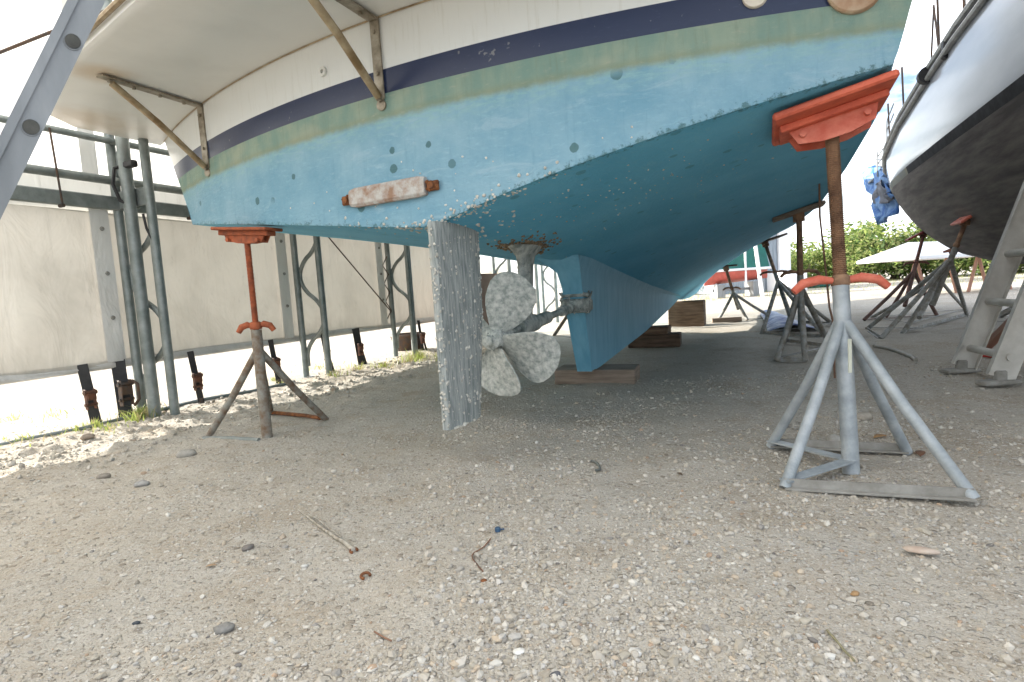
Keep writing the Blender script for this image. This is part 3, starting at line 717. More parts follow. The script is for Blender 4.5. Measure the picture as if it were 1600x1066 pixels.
# ---------------------------------------------------------------- boat stands
def pad_mesh(nrm, along, c, L, W, T, bev=.006):
    nrm = nrm.normalized(); along = (along-nrm*along.dot(nrm)).normalized(); cr_ = nrm.cross(along)
    rot = Matrix((along, cr_, nrm)).transposed(); return rot
def stand(name, label, base, feet, ztop_pipe, collar_z, pad_c, nrm, along, r_pipe, r_leg, r_screw, mleg, mscrew, mpad, mpad2, padsz, hjoin=.75, handle=.17, handle_dir=Vector((1, 0, 0)), bars=True, group='boat stands under the hulls', center=True, mhandle=None, lite=False, cheek=1.):
    base = Vector(base); root = empty(name, (base.x, base.y, 0)); tag(root, label, 'boat stand', group)
    L = lambda p: Vector(p)-Vector((base.x, base.y, 0))
    pad_c = Vector(pad_c); top = Vector((base.x, base.y, 0)).lerp(pad_c, ztop_pipe/pad_c.z)
    dr = (pad_c-Vector((base.x, base.y, 0))).normalized()
    b = MB(); b.tube([L(base+dr*(0 if center else .35*ztop_pipe)), L(top)], r_pipe, 18); b.build('post', mleg, root)
    for f_ in feet:
        f_ = Vector(f_); j = Vector((base.x, base.y, 0)).lerp(pad_c, ztop_pipe*hjoin/pad_c.z)
        dd = (f_-j); dd.z = 0; dd.normalize()
        b = MB(); b.tube([L(j+dd*r_pipe*.5), L(j.lerp(f_, .5)), L(f_+Vector((0, 0, r_leg*.4)))], [r_leg, r_leg, r_leg], 14)
        b.build('leg', mleg, root)
    if bars and len(feet) == 4:
        for a_, c_ in ((0, 1), (2, 3)):
            b = MB(); b.beam(L(Vector(feet[a_])+Vector((0, 0, .012))), L(Vector(feet[c_])+Vector((0, 0, .012))), .055, .008, bev=.001)
            pa = L(feet[a_]); pc = L(feet[c_]); b.beam(pa+Vector((0, 0, .03)), pc+Vector((0, 0, .03)), .006, .03); b.build('base_bar', M_BAR if mleg is M_GALVL else mleg, root, ang=20)
        for a_ in (0, 2):
            b = MB(); b.beam(L(Vector(feet[a_]))+Vector((0, 0, .035)), Vector((0, 0, .055)), .05, .007, bev=.001); b.build('brace', mleg, root, ang=20)
    elif bars:
        for i in range(len(feet)):
            b = MB(); b.beam(L(feet[i])+Vector((0, 0, .012)), L(feet[(i+1) % len(feet)])+Vector((0, 0, .012)), .03, .006); b.build('base_bar', mleg, root, ang=20)
    # screw
    col = Vector((base.x, base.y, 0)).lerp(pad_c, collar_z/pad_c.z)
    b = MB(); a0 = top-dr*.03; Ls = (pad_c-a0).length; 
    if lite: b.tube([L(a0), L(pad_c)], r_screw, 10)
    else:
        npt = int(Ls/.0080)*2; pts = [L(a0+dr*(Ls*i/npt)) for i in range(npt+1)]; b.tube(pts, [r_screw*(1.0 if i % 2 else .80) for i in range(npt+1)], 16)
    b.build('screw', mscrew, root, ang=20 if not lite else 40)
    # collar nut and handles
    hd = handle_dir.normalized(); b = MB(); b.tube([L(col-dr*r_pipe*.7), L(col-dr*r_pipe*.5), L(col+dr*r_pipe*.5), L(col+dr*r_pipe*.75)], [r_pipe*1.02, r_pipe*1.14, r_pipe*1.1, r_pipe*.8], 12)
    cn = b.build('collar', mhandle and M_SCREW or mscrew, root, ang=50)
    for sg in (-1, 1):
        b = MB(); pts = [col+hd*sg*(r_pipe*.8), col+hd*sg*(handle*.45)+Vector((0, 0, .008)), col+hd*sg*(handle*.8)-Vector((0, 0, .004)), col+hd*sg*handle-Vector((0, 0, .035))]
        b.tube([L(p) for p in pts], [r_pipe*.42, r_pipe*.62, r_pipe*.62, r_pipe*.5], 12); b.build('handle', mhandle or mscrew, cn)
    # pad
    rot = pad_mesh(nrm, along, pad_c, *padsz); Lp, Wp, Tp = padsz
    off = nrm.normalized()
    pc = pad_c+off*(.045 if not lite else .03)
    b = MB(); b.box(L(pc), (Lp, Wp, Tp), rot, min(.008, Tp*.3)); pad = b.build('pad', mpad, root, ang=30)
    if not lite:
        b = MB(); b.box(L(pc-off*(Tp/2+.014)), (Lp*.9, Wp*.5, .028), rot, .004); b.build('rail', mpad, pad, ang=30)
        for sg in (-1, 1):
            pl_ = []
            cx = rot @ Vector((0, sg*Wp*.15, 0)); ex = rot @ Vector((1, 0, 0)); nn = off
            for u, v in ((-.40, -.02), (.40, -.02), (.34, -.085), (.12, -.105), (-.12, -.105), (-.34, -.085)): pl_.append(L(pc-off*(Tp/2)+cx+ex*u*Lp*.95+nn*(v*cheek)))
            b = MB(); b.prism(pl_, rot @ Vector((0, .008, 0))); b.build('cheek_plate', mpad2, pad, ang=30)
        for u in (-.27, .27):
            b = MB(); b.tube([L(pc-off*(Tp/2+.055)+rot @ Vector((u*Lp, -Wp*.15-.02, 0))), L(pc-off*(Tp/2+.055)+rot @ Vector((u*Lp, Wp*.15+.02, 0)))], .013, 6); b.build('bolt', mpad2, pad, ang=30)
        b = MB(); b.tube([L(pc-off*(Tp/2+.075)), L(pc-off*.01)], r_screw*1.35, 14)
        b.build('socket', mpad2, pad, ang=30)
    else:
        b = MB(); b.tube([L(pad_c-dr*.06), L(pad_c+off*.02)], r_screw*2.0, 8); b.build('swivel', mpad2, pad)
    return root
def gz(px, py, z=0.): return atZ(px, py, z)
# near right stand
bR = gz(1330, 740); tpR = atY(1299, 205, 2.42); tbR = tob(tpR); zz = botz(tbR.x, tbR.y)-.078
sl_n = Vector((0, 0, 1))-RX*0
nR = (Vector((0, 0, 1))*1.0 - RX*.21 + AX*.05)
stR = stand('boat_stand', 'big pale galvanised boat stand with red pad under the near corner of the blue hull',
    bR, [gz(1226, 766), gz(1522, 784), gz(1204, 700), gz(1418, 710)], .735, .755, Vector((tpR.x, tpR.y, zz)), nR, RX+Vector((0, 0, .21)),
    .031, .0205, .027, M_GALVL, M_SCREW, M_RED, M_REDL, (.43, .42, .03), hjoin=.80, handle=.18, handle_dir=Vector((1, -.1, 0)), mhandle=M_REDL)
b = MB(); b.box((-.016, -.029, .47), (.013, .004, .13)); b.build('tape', mat('old_tape', (.50, .51, .42), .7, var=.1), stR)
# left stand
bL = gz(418, 686); bb_ = tob(bL); zl = botz(bb_.x, bb_.y)-.075
stL = stand('boat_stand', 'rusty tripod boat stand with orange red screw and head beside the tent strip',
    bL, [gz(327, 683), gz(510, 658), gz(424, 650)], .665, .69, Vector((bL.x, bL.y, zl)), Vector((0, 0, 1))+RX*.1, RX-Vector((0, 0, .1)),
    .031, .021, .019, M_RUSTY, M_RRUST, M_RRUST, M_RRUST, (.43, .14, .018), hjoin=.8, handle=.10, handle_dir=Vector((1, .2, 0)), bars=False, lite=False, cheek=.7)
# farther stands under the blue hull
def far_stand(label, base, pad, r_=.5, nf=4, ph=.6, mleg=M_STAND, mscr=M_SCREW, mpad=M_WOODP, along=RX, nrm=Vector((0, 0, 1)), hz=.55, sz=(.5, .2, .035), rl=.026, rp=.028, name='boat_stand', handle=.22, feet=None):
    base = Vector(base); pad = Vector(pad)
    ft = feet or [base+Vector((math.cos(ph+2*math.pi*k/nf)*r_, math.sin(ph+2*math.pi*k/nf)*r_, 0)) for k in range(nf)]
    ft = [Vector((f.x, f.y, 0)) for f in ft]
    return stand(name, label, base, ft, hz*pad.z, hz*pad.z+.03, pad, nrm, along, rp, rl, .026, mleg, mscr, mpad, mscr, sz, hjoin=.85, handle=handle, bars=True, lite=True, center=False)
b3 = gz(1253, 560); q3 = tob(b3); z3 = botz(q3.x, q3.y)-.05
far_stand('grey boat stand with wooden pad behind the screw of the big pale stand', b3, Vector((b3.x, b3.y, z3)), feet=[gz(1213, 566), gz(1258, 566), gz(1300, 545), gz(1226, 535)], mpad=M_WOODP, hz=.585, handle=.18, sz=(.44, .24, .035), nrm=Vector((0, 0, 1))-RX*.25, along=RX+Vector((0, 0, .25)))
b4 = gz(1243, 520); z4 = 1.40
far_stand('leaning grey boat stand with dark pad farther along the blue hull', b4, bw(1.45, 7.6, botz(1.45, 7.6)-.04), feet=[gz(1190, 523), gz(1290, 528), gz(1302, 508), gz(1240, 505)], hz=.62, sz=(.75, .24, .03), nrm=Vector((0, 0, 1))-RX*.3, along=RX*.7+AX*.7+Vector((0, 0, .2)), mpad=M_DARK)
b5 = gz(1158, 499); xb, tb = 1.15, 9.3
far_stand('farthest slim grey boat stand near the bow, before the red hull in the distance', b5, bw(.8, 8.9, botz(.8, 8.9)-.04), feet=[gz(1122, 502), gz(1168, 501), gz(1206, 497)], hz=.58, sz=(.4, .16, .03), rl=.026, rp=.028, mpad=M_DARK, handle=.16)

# ---------------------------------------------------------------- timber under the keel
def timber(name, label, x, t, z, size, m, rz=0., bev=.008, grp='timber blocks under the keel'):
    b = MB(); b.box((0, 0, 0), size, None, bev); bm = None
    o = b.build(name, m, ang=30); o.location = bw(x, t, z); o.rotation_euler = (0, 0, ROT+rz)
    for v in o.data.vertices: v.co += Vector((random.uniform(-1, 1), random.uniform(-1, 1), random.uniform(-1, 1)))*.004
    return tag(o, label, 'timber', grp)
timber('plank', 'flat brown plank lying under the aft foot of the keel', .10, 2.35, .062, (.66, .30, .125), M_WOODP, .05)
timber('timber_block', 'dark bottom timber of the low pile under the keel', .15, 4.95, .075, (.62, .32, .15), M_WOODD, .05)
timber('timber_block', 'brown timber resting on the dark one under the keel', .08, 4.95, .2, (.50, .30, .095), M_WOOD, .0)
timber('timber_block', 'tall square timber pile farther forward under the keel', .2, 8.0, .215, (.58, .4, .43), M_WOOD, 0.)
timber('plank', 'thin plank lying on the ground beyond the tall timber', .8, 8.6, .04, (.5, .14, .08), M_WOODP, .2, grp=None)

# ---------------------------------------------------------------- the tent
tent = empty('tent', (C0.x, C0.y, 0), ROT); tag(tent, 'large work tent with beige sidewall and galvanised tube columns left of the boat', 'tent')
WX = -3.3; T0, T1 = -7., 6.75
def sheet(x, t0, t1, z0, z1, nt_, nz_, amp, seed):
    rows = []
    for i in range(nt_+1):
        t_ = t0+(t1-t0)*i/nt_; r_ = []
        for j in range(nz_+1):
            z = z0+(z1-z0)*j/nz_
            d = (vnoise(np.array(t_*1.1), np.array(z*1.4), seed)-.5)*amp + math.sin(t_*math.pi*2/1.8)*amp*.15
            r_.append(Vector((x+float(d), t_, z)))
        rows.append(r_)
    return rows
b = MB(); rw = sheet(WX, T0, T1, .40, 1.60, 140, 14, .085, 5); b.grid(rw)
b.build('lower_wall_panel', M_FAB, tent, ang=80)
b = MB()
rw = [[Vector((WX-.012, T0+(T1-T0)*i/140, .475)), Vector((WX+.028+.01*math.sin(i*.5), T0+(T1-T0)*i/140, .44)), Vector((WX+.034+.008*math.sin(i*.9), T0+(T1-T0)*i/140, .405)), Vector((WX+.0, T0+(T1-T0)*i/140, .392))] for i in range(141)]
b.grid(rw); b.tube([(WX+.012, T0, .42), (WX+.012, T1, .42)], .02, 8); b.build('wall_hem', M_STRIP, tent, ang=80)
b = MB(); b.grid(sheet(WX-.01, T0, T1, 1.60, 1.86, 100, 3, .05, 6)); b.build('valance', M_STRIP, tent, ang=80)
b = MB(); b.grid(sheet(WX-.02, T0, T1, 1.86, 3.55, 60, 10, .05, 9)); b.build('upper_wall_panel', M_FABW, tent, ang=80)
b = MB(); rows = []
for i in range(31):
    t_ = T0+(T1-T0)*i/30; rows.append([Vector((x, t_, z+.05*math.sin(t_*3.6)*0)) for x, z in ((WX-.02, 3.55), (-2.2, 3.95), (-.8, 4.6), (.6, 5.1), (2.0, 5.0), (3.2, 4.6))])
b.grid(rows); b.build('roof', M_ROOF, tent, ang=80)
COLS = [.72, 2.52, 4.22, 5.95, -1.1, -2.9]
for k, tc_ in enumerate(COLS):
    b = MB(); b.grid([[Vector((WX+.064, tc_-.14+u*.14, z)) for u in (-.5, .5)] for z in np.linspace(.45, 1.62, 8)])
    b.build('seam_strip', M_STRIP, tent)
    b = MB(); b.grid([[Vector((WX+.03, tc_-.14+u*.12, z)) for u in (-.5, .5)] for z in np.linspace(1.88, 3.5, 8)])
    b.build('seam_strip', M_STRIP, tent)
    for z in (.79, 1.13, 1.47):
        b = MB(); b.tube([(WX+.062, tc_-.13, z), (WX+.074, tc_-.13, z)], [.018, .014], 12); b.build('grommet', M_STAND, tent)
# rails on the wall
b = MB(); b.box((WX+.10, (T0+T1)/2, 1.665), (.035, T1-T0, .105), None, .008); b.build('wall_beam', M_GALV, tent)
b = MB(); b.tube([(WX+.12, T0, 1.835), (WX+.12, T1, 1.835)], .033, 12); b.build('wall_rail', M_GALV, tent)
b = MB(); b.tube([(WX+.14, T0, 2.13), (WX+.14, T1, 2.13)], .026, 12); b.build('wall_rail', M_GALV, tent)
for t_ in (.28, 1.28, 2.1, 3.1, 3.9, -.7, -1.6):
    b = MB(); b.tube([(WX+.165, t_-.02, 2.13), (WX+.165, t_, 1.60)], .008, 6); b.tube([(WX+.13, t_, 1.60), (WX+.175, t_, 1.60)], .014, 6); b.build('tie_rod', M_DARK, tent)
def column(tc_, extra):
    root = empty('column', (0, tc_, 0)); root.parent = tent
    xo, xi = (-3.22, -2.84) if extra == 1 else (-3.22, -2.90)
    zt = 3.4 + 0.0
    for x in (xo, xi):
        b = MB(); b.tube([(x, 0, .0), (x, 0, zt)], .034, 14); b.build('chord_tube', M_GALV, root)
    b = MB(); pts = []; per = .87; nseg = int((zt-.12)/.03)
    for i in range(nseg+1):
        z = .12+i*.03; ph = 2*math.pi*max(0, z-.22)/per
        s_ = -math.cos(ph); s_ = math.copysign(abs(s_)**.8, s_)
        pts.append(Vector(((xo+xi)/2+s_*((xi-xo)/2-.02), 0.03, z)))
    b.tube(pts, .022, 12); b.build('wavy_brace', M_GALV, root)
    if extra == 1:
        b = MB(); b.tube([(-3.0, -.05, 0), (-3.0, -.05, zt)], .044, 14); b.build('chord_tube', M_GALV, root)
        b = MB(); b.box((-3.12, .03, 1.69), (.22, .02, .15), None, .003); b.build('joint_plate', M_GALV, root)
    if extra == 2:
        b = MB(); b.tube([(-2.86, -.09, 0), (-2.86, -.09, zt)], .03, 14); b.build('chord_tube', M_GALV, root)
    b = MB(); b.box(((xo+xi)/2, 0, 1.69), (xi-xo, .02, .13), None, .003); b.build('joint_plate', M_GALV, root)
    b = MB(); b.tube([(xo, 0.01, 2.2), (xi, .01, 2.32)], .024, 10); b.build('cross_tube', M_GALV, root)
    b = MB(); 
    for x in (xo, xi): b.box((x, 0, .0), (.12, .12, .014))
    b.build('foot_plate', M_GALV, root)
for tc_, e in ((.72, 1), (2.55, 0), (4.25, 2), (5.95, 0), (7.6, 0), (9.0, 0), (10.2, 0), (-1.1, 0)): column(tc_, e)
b = MB(); pts = [Vector((-3.19, 4.19, 1.36+.001-i*.12)) + Vector((-.06 if i % 2 else .0, -.03 if i % 2 else 0, 0)) for i in range(8)]
b.tube(pts, .008, 6); b.build('zigzag_cable', M_DARK, tent)
b = MB(); b.tube([(-3.05, 2.68, 1.72), (-3.2, 4.2, .62)], .008, 6); b.build('guy_cable', M_DARK, tent)
b = MB(); pq = [tob(atY(-40, 98, 3.9)), tob(atY(70, 54, 3.95)), tob(atY(200, 4, 4.0))]; b.tube(pq, .011, 6); b.build('guy_cable', M_DARK, tent)
# strap bundle hanging on the near column
sb = MB(); sb.tube([(-2.98, .68, 1.93), (-3.05, .62, 1.90), (-3.06, .60, 1.78), (-3.03, .62, 1.66), (-2.97, .66, 1.62)], .014, 6)
sb.box((-2.93, .66, 1.92), (.12, .05, .05), None, .01); sb.tube([(-2.88, .68, 1.55), (-2.86, .68, 1.44), (-2.83, .7, 1.34)], .01, 6)
o = sb.build('strap', M_BLACK, None, loc=None); o.location = (C0.x, C0.y, 0); o.rotation_euler = (0, 0, ROT); tag(o, 'black strap wrapped round the top of the nearest tent column', 'strap')
# ratchet tie-downs between hem and ground
def tiedown(label, t_, x=-3.24, w_=.07, lean=.04, big=False, twin=False):
    root = empty('ratchet_strap', bw(x, t_, 0), ROT); tag(root, label, 'tie-down strap', 'ratchet straps holding the tent wall down')
    b = MB(); b.beam((-.0, lean, 0), (-.03, 0, .45), .010, w_, Vector((0, 1, 0))) if False else b.beam((0, lean, -.02), (-.02, 0, .46), w_, .008, Vector((1, -.6, 0)), .001)
    b.build('webbing', M_BLACK, root)
    if twin:
        b = MB(); b.beam((.03, lean+.05, -.02), (.0, .03, .28), .03, .01, Vector((1, -.6, 0)), .001); b.build('webbing', M_BLACK, root)
    b = MB(); s_ = 1.35 if big else 1.0; zc_ = .2
    for y in (-.03, .03):
        b.box((.03, y*s_, zc_), (.035*s_, .007, .15*s_), None, .003)
    b.tube([(.03, -.042*s_, zc_-.04*s_), (.03, .042*s_, zc_-.04*s_)], .013, 8); b.tube([(.035, -.045*s_, zc_+.05*s_), (.035, .045*s_, zc_+.05*s_)], .016, 8)
    b.box((.052, 0, zc_+.02), (.012, .06*s_, .05*s_), None, .003)
    if big: b.tube([(.05, .045, zc_+.09), (.09, .06, zc_+.06), (.09, .06, zc_-.06), (.05, .045, zc_-.11)], .012, 8)
    b.build('ratchet', M_RATCH if not big else M_DARK, root, ang=40)
    b = MB(); b.tube([(0, lean, 0), (0, lean, .05)], .018, 6); b.build('ground_anchor', M_DARK, root)
tiedown('leftmost black ratchet strap with a rusty orange buckle', .34)
tiedown('black ratchet strap with a large open buckle left of the nearest tent column', .60, w_=.095, lean=-.0, big=True)
tiedown('black ratchet strap just behind the right tube of the nearest tent column', 1.12, x=-3.1, w_=.05)
tiedown('black ratchet strap seen behind the right leg of the rusty tripod stand', 2.1, x=-3.2, w_=.05, twin=True)
tiedown('thin black ratchet strap inside the second tent column', 2.85, x=-3.2, w_=.035, twin=True)
tiedown('black twin ratchet strap right of the second tent column', 3.45, x=-3.2, w_=.09, twin=True)
tiedown('small black ratchet strap inside the third tent column', 4.8, x=-3.15, w_=.04, twin=True)
tiedown('farthest black ratchet strap beside the rudder', 5.4, x=-3.05, w_=.06)
# drain pipe / edging on the ground
b = MB(); pp = [gz(-60, 712), gz(0, 699), gz(60, 686), gz(132, 672), gz(220, 650), gz(321, 626), gz(396, 613), gz(455, 600)]
b.tube([p+Vector((0, 0, .012)) for p in pp], .016, 8); o = b.build('edging_pipe', M_GALV); tag(o, 'thin grey pipe lying on the sunlit ground along the tent edge', 'pipe')
# dark basin beyond third column
b = MB(); rws = []
for r_, z in ((.26, .26), (.27, .24), (.2, .04), (.17, 0), (.0, 0)): rws.append([Vector((r_*math.cos(a_), r_*math.sin(a_), z)) for a_ in [2*math.pi*k/20 for k in range(20)]])
b.grid(rws, True); p = gz(616, 548); o = b.build('basin', M_DARK); o.location = bw(-3.5, 5.0, 0); tag(o, 'dark tub standing outside the tent behind the third column', 'tub')
# brown board behind the propeller
b = MB(); b.box((-2.45, 5.95, .55), (.03, 1.65, 1.06), None, .004); o = b.build('board', M_BOARD); o.location = (C0.x, C0.y, 0); o.rotation_euler = (0, 0, ROT)
tag(o, 'reddish brown plywood board standing on edge behind the propeller', 'board')
far_stand('dark boat stand leaning beyond the propeller on the far side of the keel', bw(-1.35, 6.6, 0), bw(-1.25, 6.5, botz(-1.25, 6.5)-.05), r_=.45, nf=3, ph=.4, hz=.6, mleg=M_RUSTY, mpad=M_DARK, rl=.028, rp=.032, handle=.15, sz=(.4, .16, .03))

# ---------------------------------------------------------------- ladders
def ladder_near():
    # rail web faces the camera; the ladder leans forward against the platform
    n_ = Vector((.70, -.714, 0)).normalized(); e0_ = Vector((.714, .70, 0)).normalized(); p1 = atY(86, 122, 1.6); th = R(65)
    d = (e0_*math.cos(th)+Vector((0, 0, math.sin(th)))).normalized(); e = n_.cross(d)
    base = p1-d*(p1.z/d.z); root = empty('ladder', base); tag(root, 'aluminium ladder leaning beside the swim platform at the upper left', 'ladder')
    L = lambda p: p-base
    up_len = (2.35-0)/d.z
    for k, s_ in enumerate((0, -.42)):
        o_ = base+n_*s_+e*.009; b = MB(); W = .066
        rot = Matrix((e, d, n_)).transposed()
        b.box(L(o_+d*up_len/2), (W, up_len, .004), rot)
        for sg in (-1, 1): b.box(L(o_+d*up_len/2+e*sg*(W/2-.002)-n_*.0155*(1 if k == 0 else -1)), (.004, up_len, .027), rot)
        sd2 = 1 if k == 0 else -1
        b.box(L(o_+d*up_len/2+e*(W/2-.006)+n_*.005*sd2), (.020, up_len, .012), rot)
        b.build('side_rail', M_ALU, root, ang=20)
    k0 = (p1-base).length; 
    for i in range(-5, 6):
        s_ = k0+.115+i*.268
        if s_ < .15 or s_ > up_len-.1: continue
        c = base+d*s_; b = MB()
        b.tube([L(c+n_*.0045), L(c-n_*.42)], .0175, 16, True)
        rg = b.build('rung', M_ALU, root)
        b = MB(); b.grid([[L(c+n_*o_+ (d*math.cos(a_)*1.15+e*math.sin(a_))*r_) for a_ in [2*math.pi*k/20 for k in range(20)]] for r_, o_ in ((.0205, .002), (.020, .005), (.0182, .005), (.0170, .003))], True)
        b.build('swage_ring', M_ALU, rg)
        b = MB(); b.grid([[L(c+n_*.0062+ (d*math.cos(a_)*1.1+e*math.sin(a_))*r_) for a_ in [2*math.pi*k/20 for k in range(20)]] for r_ in (.0172, .0001)], True)
        b.build('rung_bore_shade', mat('bore_shade', (.10, .10, .09), .9, bump=0), rg)  # flat dark disc painting the shade inside the hollow rung end
ladder_near()
def ladder_right():
    A = gz(1500, 583); B = gz(1560, 602); rn = (B-A); rn.z = 0; sp = rn.length; rn.normalize(); outw = Vector((-rn.y, rn.x, 0));
    if outw.x < 0: outw = -outw
    d = (Vector((0, 0, 1))+outw*.34).normalized()
    root = empty('ladder', A); tag(root, 'pale aluminium ladder standing on the gravel at the right edge, leaning on the dark boat', 'ladder')
    Ln = 2.6; e = rn.cross(d)
    for s_ in (0, sp):
        b = MB(); rot = Matrix((e, d, rn)).transposed(); W = .15
        c = rn*s_+d*(Ln/2+.05)
        b.box(c, (W, Ln, .006), rot)
        for sg in (-1, 1): b.box(c+e*sg*(W/2-.003)+rn*(.018 if s_ == 0 else -.018), (.006, Ln, .036), rot)
        b.build('side_rail', M_ALUP, root, ang=20)
        b = MB(); b.box(rn*s_+Vector((0, 0, .02)), (.24, .10, .03), None, .008); b.box(rn*s_+Vector((.01, 0, .06)), (.07, .05, .07), None, .01); 
        b.tube([rn*(s_-.03)+Vector((.01, 0, .06)), rn*(s_+.03)+Vector((.01, 0, .06))], .014, 8); b.build('foot', M_BAR, root, ang=30)
    for i in range(7):
        c = d*(.19+i*.345); b = MB(); b.tube([c-rn*.02, c+rn*(sp+.02)], .026, 12); b.build('rung', M_ALUP, root)
ladder_right()
# red steel frame on the ground behind the right ladder
b = MB(); P0 = gz(1525, 558); P1 = gz(1640, 566); P2 = gz(1600, 515, .35)
b.beam(P0+Vector((0, 0, .03)), P1+Vector((0, 0, .03)), .05, .05, bev=.004); o = b.build('steel_frame', mat('red_steel', (.45, .06, .05), .5, var=.2), loc=P0); 
b = MB(); b.beam(P0+Vector((0.05, 0, .05))-P0, P2+Vector((.2, 0, .3))-P0, .06, .05, bev=.004); b.build('timber_prop', M_BOARD, o)
tag(o, 'red steel bar with brown timber prop behind the right ladder', 'frame')

# ---------------------------------------------------------------- the dark bottomed yacht at the right
R0 = Vector((5.783, 9.118, 0))
yacht = empty('yacht', R0, ROT); tag(yacht, 'white yacht with worn dark bottom propped up at the right edge', 'yacht')
SB = [-9, -7.5, -6, -5, -4, -3, -2.2, -1.4, -.7, 0, .6, 1.1, 1.6, 1.95, 2.25, 2.45]
def yhb(s): return interp(s, [(-9, 1.55), (-3, 1.48), (-1.4, 1.44), (0, 1.36), (1.0, 1.2), (1.6, 1.0), (2.0, .76), (2.25, .45), (2.45, .05)])
def yzb(s): return interp(s, [(-9, .62), (-5, .62), (-3, .65), (-1, .72), (.4, .87), (1.3, 1.22), (2.0, 1.6), (2.45, 2.05)])
def yrz(s): return interp(s, [(-9, 3.0), (-4, 2.92), (-1.5, 2.75), (0, 2.60), (1.75, 2.45)])
ZW = 2.09; CQ = 1.52
yrz0 = lambda s: yrz(s)
b = MB(); rows = []; prof = []
UB = [i/13*.98 for i in range(14)]+[1.0]
def ypt(s, k):      # k: 0..14 bottom (center to chine), 15.. up
    hbm = yhb(s); zb = min(yzb(s), ZW-.02)
    wl = hbm*.955
    if k <= 14:
        u = UB[k]; return u*wl, zb+(ZW-zb)*(1-(1-u**2.1)**.85)
    f_ = (k-14)/8.; z = ZW+(yrz(s)-ZW)*f_
    return wl+(hbm-wl)*math.sin(f_*math.pi/2), z
for s in SB:
    r_ = []
    for k in range(22, -1, -1): x, z = ypt(s, k); r_.append(Vector((CQ-x, s, z)))
    for k in range(1, 23): x, z = ypt(s, k); r_.append(Vector((CQ+x, s, z)))
    rows.append(r_)
def yfm(j):
    k = abs(j-22)
    return 0
nc = len(rows[0]); vs = [p for r_ in rows for p in r_]; 
o0 = len(b.v); b.v += [tuple(v) for v in vs]
for i in range(len(rows)-1):
    for j in range(nc-1):
        b.f.append((i*nc+j, i*nc+j+1, (i+1)*nc+j+1, (i+1)*nc+j))
        k = max(abs(j-22), abs(j+1-22)); b.mi.append(0 if k <= 13 else ((3 if SB[i] > -1.5 else 1) if k == 14 else 2))
b.m = 2; b.add(rows[-1], [tuple(range(nc))])
b.grid([[r_[0], r_[-1]] for r_ in rows])
yh = b.build('hull', [M_RBOT, M_RSTR, M_RTOP, M_RGRN], yacht, ang=50)
# rub rail and toe rail
def raild(off, dz, r_, m, name, rg=None):
    b = MB(); pts = []
    for s in SB: pts.append(Vector((CQ-yhb(s)-off, s, yrz(s)+dz)))
    pts += [Vector((CQ+yhb(s)+off, s, yrz(s)+dz)) for s in SB[::-1]]
    b.tube(pts, r_, 8); return b.build(name, m, yacht)
raild(.02, -.10, .03, M_RRAIL, 'rub_rail'); raild(.0, .02, .035, M_RRAIL, 'toe_rail'); raild(.015, -.045, .012, M_RSTR, 'trim_line')
# white cabin + cove
b = MB(); b.box((CQ+.1, -4.2, 3.25), (1.7, 4.6, .5), None, .12); b.build('cabin', M_WHITE, yacht)
# stanchions, pushpit, blocks
for s, h_ in ((-3.3, .62), (-1.5, .6), (-.2, .6)):
    b = MB(); x = CQ-yhb(s)+.03; b.tube([(x, s, yrz(s)), (x-.02, s, yrz(s)+h_)], .012, 8); b.build('stanchion', M_DARK, yacht)
for dz in (.28, .42):
    b = MB(); b.tube([(CQ-yhb(s)+.02, s, yrz(s)+dz*.0+dz) for s in SB[8:14]], .010, 8); b.build('guard_rail', M_ALU, yacht)
b = MB()
for kk, z in enumerate((.05, .2, .33)):
    b.tube([(CQ-1.15, 1.5, 2.52+z), (CQ-1.1+.0, 2.45, 2.50+z), (CQ-.5, 2.9, 2.5+z)], .014, 6)
b.tube([(CQ-1.15, 2.0, 2.45), (CQ-1.15, 2.0, 2.9)], .014, 6); b.box((CQ-.8, 2.6, 2.47), (.75, .55, .035), None, .01)
b.build('stern_platform', M_ALU, yacht)
def ypx(px, py, q_):   # point on the plane q=const in yacht coordinates
    d = ray(px, py); s = ((R0+RX*q_-Vector((0, 0, H))).dot(RX))/d.dot(RX); return inv(Vector((0, 0, H))+d*s, R0)
pA = ypx(1448, 118, .02); b = MB(); b.tube([pA+Vector((0, -.04, 0)), pA+Vector((0, .05, 0))], .085, 14); b.tube([pA+Vector((.05, -.1, .02)), pA+Vector((.1, -.45, .08))], .05, 8)
pB = ypx(1482, 75, .05); b.box(pB, (.1, .12, .2), None, .02); b.build('anchor_roller', M_BLACK, yacht)
pT = ypx(1459, 8, .1); pU = ypx(1455, 95, .1); pV = ypx(1468, 90, .1)
b = MB(); b.tube([pT, pU], .010, 6); b.tube([pT, pV], .010, 6); b.tube([ypx(1508, 50, .3), ypx(1506, -8, .3)], .016, 6); b.tube([ypx(1536, 15, .3), ypx(1522, -10, .3)], .016, 6)
b.tube([pT, ypx(1390, 130, .1)], .003, 5); b.build('rigging', M_DARK, yacht)
